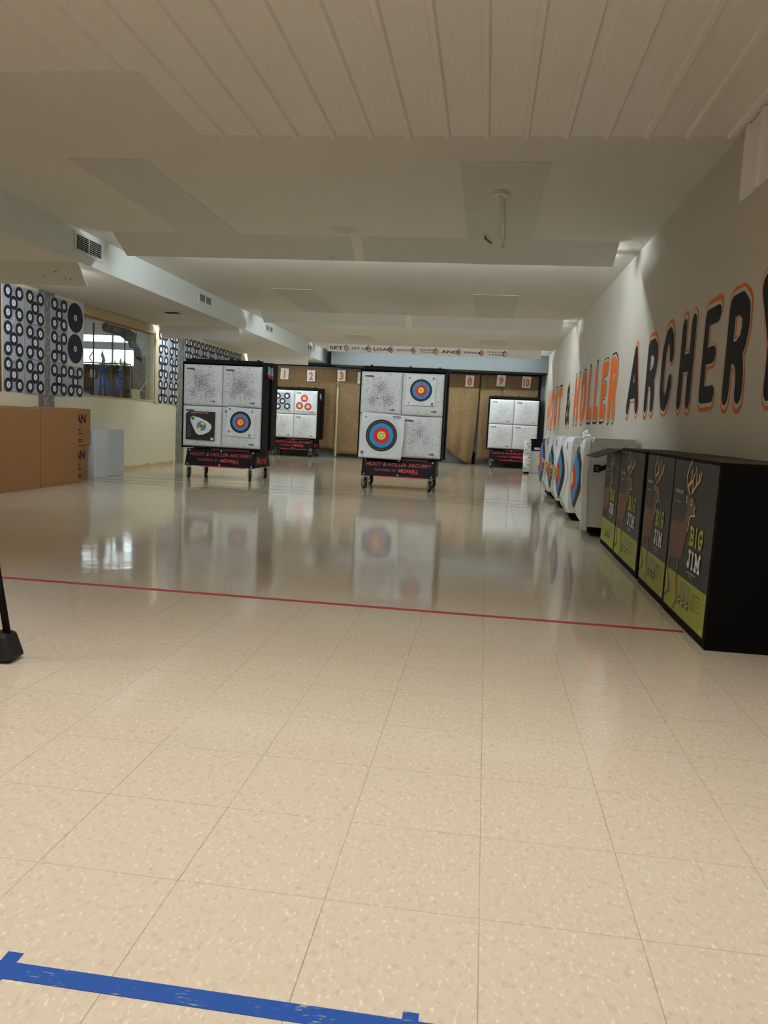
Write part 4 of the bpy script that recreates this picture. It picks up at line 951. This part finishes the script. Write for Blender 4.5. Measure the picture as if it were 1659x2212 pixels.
# ------------------------------------------------------------------ boxes along the left wall
def carton(x0, x1, y0, y1, z0, z1, label, M=M_card, name='cardboard_box', cat='box', txt=None, grp=None):
    e = empty(name, (x0, y0, z0)); tag(e, label, cat, grp)
    a, b_, c = x1-x0, y1-y0, z1-z0
    MB().box(0, a, 0, b_, 0, c-0.003, M).build('body', e, bevel=0.004)
    f = MB(); f.box(0.003, a/2-0.002, 0.003, b_-0.003, c-0.003, c, M).box(a/2+0.002, a-0.003, 0.003, b_-0.003, c-0.003, c, M); f.build('flap', e)
    if txt:
        X = frame((a, 0, 0), (0, 1, 0), (0, 0, 1)); t = MB(); txt(t, X, b_, c); t.build('printing', e)
    return e
carton(-5.45, -4.86, 6.05, 6.95, 0, 0.925, 'large plain cardboard box at the left picture edge', grp='large plain cardboard boxes')
carton(-5.45, -4.86, 6.96, 7.80, 0, 0.935, 'large plain cardboard box left of the two stacked printed boxes', grp='large plain cardboard boxes')
def pr(t, X, b_, c):
    t.text('AN', 0.25, c*0.60, 0.25, c*0.25, 0.001, M_ink, X, 0.04)
    for k, (z, w) in enumerate(((0.42, 0.14), (0.32, 0.18), (0.15, 0.10), (0.10, 0.12))): t.stroke([(0.24+0.06*(k > 1), c*z), (0.24+w+0.06*(k > 1), c*z)], 0.014, 0.001, M_ink, X, False)
carton(-5.50, -5.08, 7.86, 8.44, 0, 0.46, 'lower printed cardboard box of the stack of two', txt=pr, grp='stacked printed cardboard boxes')
carton(-5.50, -5.06, 7.84, 8.47, 0.462, 0.945, 'upper printed cardboard box of the stack of two', txt=pr, grp='stacked printed cardboard boxes')
carton(-5.45, -5.02, 8.50, 8.90, 0, 0.672, 'plain white box next to the stacked printed boxes', M_wbox, 'white_box', grp='plain white boxes by the wall')
carton(-5.45, -5.06, 8.93, 9.50, 0, 0.665, 'plain white box under the shop window, right of its twin', M_wbox, 'white_box', grp='plain white boxes by the wall').rotation_euler = (0, 0, R(3))

# ------------------------------------------------------------------ big black cartons along the right wall
BODY = [(0.065, 0.586), (0.123, 0.602), (0.263, 0.597), (0.332, 0.604), (0.377, 0.64), (0.397, 0.677), (0.407, 0.713), (0.379, 0.756), (0.386, 0.78), (0.431, 0.769), (0.476, 0.765), (0.502, 0.784), (0.533, 0.759), (0.571, 0.74), (0.585, 0.719), (0.562, 0.706), (0.558, 0.688), (0.595, 0.673), (0.557, 0.663), (0.502, 0.665), (0.472, 0.656), (0.472, 0.628), (0.471, 0.599), (0.458, 0.575), (0.438, 0.537), (0.42, 0.494), (0.399, 0.456), (0.392, 0.414), (0.341, 0.391), (0.308, 0.383), (0.311, 0.311), (0.321, 0.253), (0.353, 0.14), (0.368, 0.119), (0.309, 0.094), (0.273, 0.055), (0.247, 0.055), (0.293, 0.102), (0.326, 0.134), (0.287, 0.246), (0.266, 0.333), (0.272, 0.383), (0.174, 0.373), (0.09, 0.353), (0.086, 0.296), (0.07, 0.268), (0.119, 0.214), (0.164, 0.148), (0.043, 0.097), (0.024, 0.074), (0.014, 0.098), (0.117, 0.151), (0.094, 0.209), (0.043, 0.269), (0.034, 0.325), (0.049, 0.39), (0.051, 0.453), (0.04, 0.514), (0.049, 0.559)]
ANT = [[(0.436, 0.784), (0.376, 0.825), (0.342, 0.887), (0.372, 0.929), (0.421, 0.977)], [(0.385, 0.832), (0.442, 0.859), (0.451, 0.924)], [(0.398, 0.827), (0.482, 0.867), (0.51, 0.908)], [(0.478, 0.79), (0.556, 0.838), (0.627, 0.871), (0.651, 0.916)], [(0.494, 0.806), (0.486, 0.856)], [(0.565, 0.845), (0.555, 0.899), (0.535, 0.943)], [(0.609, 0.864), (0.612, 0.914)]]
SLAB = {'B': [[(0, 0), (0.6, 0), (0.92, 0.1), (1, 0.28), (0.85, 0.48), (0.25, 0.52)], [(0.85, 0.54), (0.95, 0.72), (0.85, 0.92), (0.55, 1), (0, 1)], [(0.25, 0), (0.25, 1)], [(0.25, 0.52), (0.8, 0.52)]],
        'I': [[(0.5, 0), (0.5, 1)], [(0.0, 0), (1.0, 0)], [(0.0, 1), (1.0, 1)]],
        'G': [[(0.95, 0.78), (0.8, 0.95), (0.5, 1), (0.2, 0.9), (0.05, 0.65), (0.05, 0.35), (0.2, 0.08), (0.5, 0), (0.78, 0.05), (0.88, 0.2), (0.88, 0.42)], [(0.55, 0.45), (1.0, 0.45)], [(0.95, 0.78), (0.95, 1.0)]],
        'J': [[(0.3, 1), (1, 1)], [(0.68, 1), (0.68, 0.2), (0.55, 0.03), (0.3, 0), (0.05, 0.08), (0.05, 0.22)]],
        'M': [[(0.15, 0), (0.15, 1), (0.5, 0.3), (0.85, 1), (0.85, 0)], [(0, 0), (0.3, 0)], [(0.7, 0), (1, 0)], [(0, 1), (0.15, 1)], [(0.85, 1), (1, 1)]]}
def label_art(t, X, w, h, d=0.001):
    P = lambda u, v: (u*w, v*h)
    def strokes(pts, wd, k, M): t.stroke([P(*q) for q in pts], wd, d+k*0.0007, M, X)
    t.poly([P(0.02, 0.05), P(0.955, 0.05), P(0.975, 0.975), P(0.02, 0.975)], d, M_gloss, X)
    t.poly([P(0.021, 0.051), P(0.954, 0.051), P(0.955, 0.285), P(0.021, 0.285)], d+0.0007, M_lime, X)
    t.poly([P(*q) for q in BODY], d+0.0014, M_deer, X)
    for a in ANT: strokes(a, 0.013*h/0.85, 3, M_antler)
    strokes([(0.507, 0.662), (0.480, 0.645), (0.468, 0.57)], 0.009, 4, M_white); strokes([(0.588, 0.722), (0.556, 0.694), (0.596, 0.67), (0.52, 0.663)], 0.006, 4, M_white)
    t.ring(0.486*w, 0.737*h, 0, 0.017, d+0.0021, M_white, X, 14); t.ring(0.486*w, 0.737*h, 0, 0.010, d+0.0028, M_ink, X, 12)
    strokes([(0.382, 0.765), (0.386, 0.73)], 0.010, 4, M_white)
    def word(s, u0, u1, v0, v1, M, wd, gaps):
        for ch, (a, b_) in zip(s, gaps):
            x0 = u0+(u1-u0)*a; x1 = u0+(u1-u0)*b_
            for st in SLAB[ch]:
                t.stroke([P(x0+0.018+(x1-x0-0.036)*p, v0+0.014+(v1-v0-0.028)*q) for p, q in st], wd, d+0.0028, M, X)
    word('BIG', 0.512, 0.805, 0.492, 0.612, M_lime, 0.021, ((0, 0.40), (0.43, 0.60), (0.64, 1.0)))
    word('JIM', 0.507, 0.80, 0.360, 0.474, M_white, 0.019, ((0, 0.30), (0.32, 0.50), (0.53, 1.0)))
    for (u0, v0, u1, wd, M) in ((0.092, 0.783, 0.288, 0.018, M_limedark), (0.09, 0.722, 0.263, 0.006, M_limedark), (0.524, 0.340, 0.714, 0.008, M_greycl), (0.56, 0.322, 0.66, 0.006, M_limedark)):
        t.stroke([P(u0, v0), P(u1, v0)], wd, d+0.0021, M, X, False)
    t.poly([P(0.40, 0.185), P(0.622, 0.185), P(0.612, 0.26), P(0.40, 0.26)], d+0.0021, M_limedark, X)
    for u in (0.414, 0.51, 0.602): t.ring(u*w, 0.148*h, 0, 0.026, d+0.0021, M_deer, X, 18); t.stroke([P(u-0.02, 0.142), P(u+0.02, 0.155)], 0.005, d+0.0028, M_white, X)
    for k in range(8): t.stroke([P(0.66, 0.24-k*0.0135), P(0.66+(0.10 if k % 2 else 0.2), 0.24-k*0.0135)], 0.003, d+0.0021, M_deer, X, False)
    t.poly([P(0.88, 0.06), P(0.925, 0.06), P(0.925, 0.082), P(0.88, 0.082)], d+0.0021, M_white, X)
    for k in range(5): t.stroke([P(0.887+k*0.008, 0.064), P(0.887+k*0.008, 0.078)], 0.002, d+0.0028, M_ink, X, False)
def big_carton(y0, y1, x0, h, label, open_flap=False):
    e = empty('target_carton', (x0, y1, 0)); tag(e, label, 'carton', 'black cartons printed with a deer')
    w = y1-y0; D = XR-0.012-x0
    MB().box(0, D, -w, 0, 0, h-0.006, M_bigblack).build('body', e, bevel=0.004)
    X = frame((0, 0, 0), (0, -1, 0), (0, 0, 1))
    t = MB(); label_art(t, X, w, h); t.build('printed_label', e)
    f = MB()
    if not open_flap: f.box(0.004, D-0.004, -w+0.004, -0.004, h-0.006, h, M_cartontop)
    else:
        f.box(D*0.5, D-0.004, -w+0.004, -0.004, h-0.006, h, M_cartontop)
    f.build('top_flap', e)
    if open_flap:
        Xf = frame((0.0, -w+0.02, h-0.004), (0, 1, 0), (-0.24, 0, -0.09))
        g = MB(); g.prism([(0, 0.0), (w-0.06, 0.0), (w-0.10, 0.20), (0.03, 0.20)], -0.004, 0, M_bigblack, Xf); 
        fo = g.build('open_flap', e)
        q = MB(); q.text('MORRELL', 0.1, 0.12, 0.22, 0.03, 0.0015, M_wbox, frame((0.0, -0.04, h-0.002), (0, -1, 0), (-0.24, 0, -0.09)) @ Matrix.Translation((0, -0.17, 0.004)), 0.03)
    return e
big_carton(2.13, 2.962, 1.292, 0.852, 'black deer carton nearest the camera, its plain end showing')
big_carton(2.972, 3.70, 1.297, 0.853, 'black deer carton second from the camera')
big_carton(3.805, 4.74, 1.305, 0.850, 'black deer carton third from the camera, left of the dark gap')
big_carton(4.76, 5.48, 1.31, 0.835, 'black deer carton farthest from the camera with an open top flap', True)

# ------------------------------------------------------------------ bag targets along the right wall
def bag(y0, y1, x0, z0, z1, depth, label, bulge, rr, cz, straw=False, logos=True, rot=6.0):
    yc = (y0+y1)/2; e = empty('bag_target', (x0, yc, 0), R(rot)); tag(e, label, 'bag target', 'white bag targets along the right wall')
    W = (y1-y0)/2; H = z1-z0; N = 16
    def fx(u, v):   # u -1..1 along y, v 0..1
        k = min(1, math.hypot(u, (v-0.5)*2)); s = 0.0
        a = (1-u*u)*(1-abs(2*v-1)**2.6)
        ed = 0.03*(abs(u)**12+abs(2*v-1)**12)
        return -bulge*a + ed + 0.006*math.sin(7*u+9*v)*a
    vs = []; fs = []
    for j in range(N+1):
        for i in range(N+1):
            u = -1+2*i/N; v = j/N; vs.append((fx(u, v), u*W, z0+H*v + (0.012*math.sin(3*u) if j == 0 else 0)))
    for j in range(N):
        for i in range(N): a = j*(N+1)+i; fs.append((a, a+N+1, a+N+2, a+1))
    edge = [i for i in range(N+1)] + [j*(N+1)+N for j in range(1, N+1)] + [N*(N+1)+i for i in range(N-1, -1, -1)] + [j*(N+1) for j in range(N-1, 0, -1)]
    base = len(vs); L = len(edge)
    for k in edge: x, y, z = vs[k]; vs.append((depth*0.5, y+(0.012 if y > 0 else -0.012)*math.sin(8*z), z+0.0))
    for k in edge: x, y, z = vs[k]; vs.append((depth, y, z))
    for k in range(L):
        k2 = (k+1) % L
        fs.append((edge[k], edge[k2], base+k2, base+k)); fs.append((base+k, base+k2, base+L+k2, base+L+k))
    fs.append(tuple(base+L+k for k in range(L)))
    MB().add(vs, fs, M_bag).build('bag', e, smooth=False)
    b = MB()
    def disc(r0, r1, d, M, n=44):
        v2 = []; f2 = []; nr = 3
        for k in range(nr+1):
            rad = r0+(r1-r0)*k/nr
            for i in range(n):
                t = 2*math.pi*i/n; y = rad*math.cos(t); z = cz+rad*math.sin(t); v2.append((fx(y/W, (z-z0)/H)-d, y, z))
        for k in range(nr):
            for i in range(n): a = k*n+i; c = k*n+(i+1) % n; f2.append((a, a+n, c+n, c))
        b.add(v2, f2, M)
    for (r0, r1, M) in ((1.28, 1.29, M_ink), (1.14, 1.15, M_ink), (0.80, 1.0, M_tblack), (0.50, 0.80, M_tblue), (0.24, 0.50, M_tred), (0.0, 0.24, M_tyel)): 
        if r1*rr < min(W, 9): disc(r0*rr, r1*rr, 0.006, M)
    b.build('printed_rings', e)
    if logos:
        t = MB()
        for (u, v) in ((-0.72, 0.10), (-0.72, 0.90), (0.72, 0.1)):
            for k in range(6): 
                uu = u+(k-2.5)*0.035; vv = v+(k-2.5)*0.018*(1 if u < 0 else -1); y = uu*W; z = z0+H*vv; x = fx(uu, vv)-0.005
                t.add([(x, y-0.008, z-0.02), (x, y+0.006, z-0.02), (x, y+0.006, z+0.02), (x, y-0.008, z+0.02)], [(0, 1, 2, 3)], M_ink)
        t.build('printed_name', e)
    # strap handle on the near side
    X = frame((0, -W, 0), (1, 0, 0), (0, 0, 1)); zh = z0+H*0.66
    hd = MB(); a_, b_ = 0.065, 0.125
    hd.prism([(a_, zh-0.035), (b_, zh-0.035), (b_, zh+0.035), (a_, zh+0.035)], 0.014, 0.020, M_strap, X)
    hd.prism([(b_, zh-0.026), (b_+0.05, zh-0.002), (depth*0.85, zh+0.012), (depth*0.85, zh+0.05), (b_+0.05, zh+0.042), (b_, zh+0.024)], 0.018, 0.026, M_strap, X)
    hd.stroke([(a_+.012, zh-0.022), (b_-.012, zh+0.022)], 0.003, 0.0215, M_wbox, X, False); hd.stroke([(a_+.012, zh+0.022), (b_-.012, zh-0.022)], 0.003, 0.0215, M_wbox, X, False)
    hd.build('strap_handle', e)
    cf = MB()
    for q_ in ([(0.04, z1-0.012), (depth*0.5, z1-0.16)], [(depth-0.02, z1-0.012), (depth*0.5, z1-0.16)], [(depth*0.5, z1-0.16), (depth*0.5, z1-0.24)]): cf.stroke(q_, 0.003, 0.0145, M_greycl, X, False)
    cf.build('fold_crease', e)
    ds = MB(); ds.box(0.06, depth-0.01, -W+0.03, W-0.05, 0.03, z0+0.012, M_black)
    for sy in (-1, 1):
        for xx in (0.10, depth-0.06): ds.cyl((xx-0.012, sy*(W-0.09), 0.027), (xx+0.012, sy*(W-0.09), 0.027), 0.027, M_rubber, 14)
    ds.build('dolly', e)
    if straw:
        s = MB(); q = random.Random(5)
        for k in range(110):
            t = q.uniform(0, 6.28); l = q.uniform(0.05, 0.14); x0_ = fx(0, 0.5); d = Vector((-q.uniform(0.3, 1.0), math.cos(t), math.sin(t)-0.35)).normalized()*l
            p = Vector((x0_-0.004, 0.03*math.cos(t), cz+0.03*math.sin(t))); s.cyl(p, p+d, 0.0022, M_straw, 3, 0.001)
        so = s.build('frayed_straw', e); so['kind'] = 'stuff'
    return e
bag(9.72, 10.58, 1.15, 0.10, 0.90, 0.40, 'farthest white bag target with a full round blue and red face', 0.09, 0.33, 0.52, rot=1)
bag(8.35, 9.08, 1.165, 0.10, 0.90, 0.42, 'white bag target second from the far end with straw bursting from its centre', 0.08, 0.29, 0.50, True, rot=-2)
bag(7.03, 7.74, 1.16, 0.09, 0.90, 0.42, 'white bag target with frayed straw centre, second from the black cartons', 0.085, 0.30, 0.50, True, rot=-2)
near = bag(5.84, 6.54, 1.20, 0.09, 0.91, 0.42, 'tall white bag target next to the black cartons with a crumpled cover', 0.085, 0.30, 0.52, logos=False, rot=-2)
cr = MB(); q = random.Random(9); vs = []; fs = []
for j in range(7):
    for i in range(7):
        vs.append((-0.02+0.10*i/6+q.uniform(-.012, .012), 0.05+0.22*j/6+q.uniform(-.012, .012), 0.912+0.085*math.exp(-((i-2.5)**2+(j-3)**2)/3.5)+q.uniform(-.012, .012)))
for j in range(6):
    for i in range(6): a = j*7+i; fs.append((a, a+1, a+8, a+7))
cr.add(vs, fs, M_bag); cr.build('crumpled_cover', near)
vs = []; fs = []
for j in range(9):
    for i in range(5):
        t = i/4; z = 0.05+0.86*j/8; vs.append((0.035-0.062*t+0.012*math.sin(6*z+1.0), -0.366+0.035*t+0.01*math.sin(5*z), z))
for j in range(8):
    for i in range(4): a = j*5+i; fs.append((a, a+5, a+6, a+1))
so = MB().add(vs, fs, M_paper).build('loose_paper_face', near, smooth=True); sd = so.modifiers.new('thickness', 'SOLIDIFY'); sd.thickness = 0.002
# small things before the far right cart
o = MB().box(-0.14, 0.14, -0.16, 0.16, 0, 0.50, M_wbox).build('white_block'); o.location = (1.40, 16.3, 0); o.modifiers.new('bevel', 'BEVEL').width = 0.012
tag(o, 'square white block on the floor before the far right cart', 'box')
e = empty('black_box', (1.42, 16.3, 0.50)); tag(e, 'small black box standing on the square white block', 'box')
MB().box(-0.15, 0.15, -0.12, 0.12, 0, 0.27, M_black).build('body', e, bevel=0.004); MB().prism([(-0.07, 0.03), (0.05, 0.03), (0.05, 0.08), (-0.07, 0.08)], 0.1205, 0.122, M_wbox, FRONT).build('printed_label', e)
e = empty('dotted_bag_target', (1.19, 15.95, 0)); tag(e, 'slim white bag target with black dots beside the square white block', 'bag target')
MB().cyl((0, 0, 0.04), (0, 0, 0.40), 0.075, M_bag, 20, 0.09).cyl((0, 0, 0.40), (0, 0, 0.74), 0.09, M_bag, 20, 0.07).build('bag', e, smooth=True)
MB().cyl((0, 0, 0), (0, 0, 0.04), 0.06, M_black, 16).build('foot', e)
t = MB()
for (z, a) in ((0.12, -0.5), (0.2, 0.4), (0.3, -0.3), (0.36, 0.6), (0.45, 0.1), (0.52, -0.5), (0.6, 0.4), (0.66, -0.1)):
    t.ring(math.sin(a)*0.07, z, 0, 0.014, 0.0925, M_ink, FRONT, 8)
t.build('black_dot', e)

# ------------------------------------------------------------------ black stand at the left edge
e = empty('folding_stand', (-1.445, 1.17, 0)); tag(e, 'black metal stand leg with a chunky foot at the left picture edge', 'stand')
MB().add([(-0.05, -0.05, 0.0), (0.035, -0.05, 0.012), (0.035, 0.05, 0.012), (-0.05, 0.05, 0.0), (-0.045, -0.04, 0.115), (0.008, -0.04, 0.105), (0.008, 0.04, 0.105), (-0.045, 0.04, 0.115)],
    [(0,3,2,1), (4,5,6,7), (0,1,5,4), (1,2,6,5), (2,3,7,6), (3,0,4,7)], M_rubber).build('foot', e, bevel=0.012)
MB().path([(-0.005, 0, 0.09), (-0.05, 0.0, 0.36), (-0.16, 0, 0.74)], 0.013, M_dark, 12).build('leg', e, smooth=True)
MB().path([(-0.05, 0, 0.10), (-0.085, 0.0, 0.30), (-0.16, 0, 0.74)], 0.010, M_dark, 12).build('leg', e, smooth=True)
MB().path([(-0.35, 0, 0.11), (-0.30, 0.0, 0.34), (-0.20, 0, 0.74)], 0.013, M_dark, 12).build('leg', e, smooth=True)
MB().box(-0.38, -0.29, -0.045, 0.045, 0, 0.11, M_rubber).build('foot', e, bevel=0.01)
MB().box(-0.24, -0.12, -0.03, 0.03, 0.72, 0.78, M_dark).build('top_block', e)
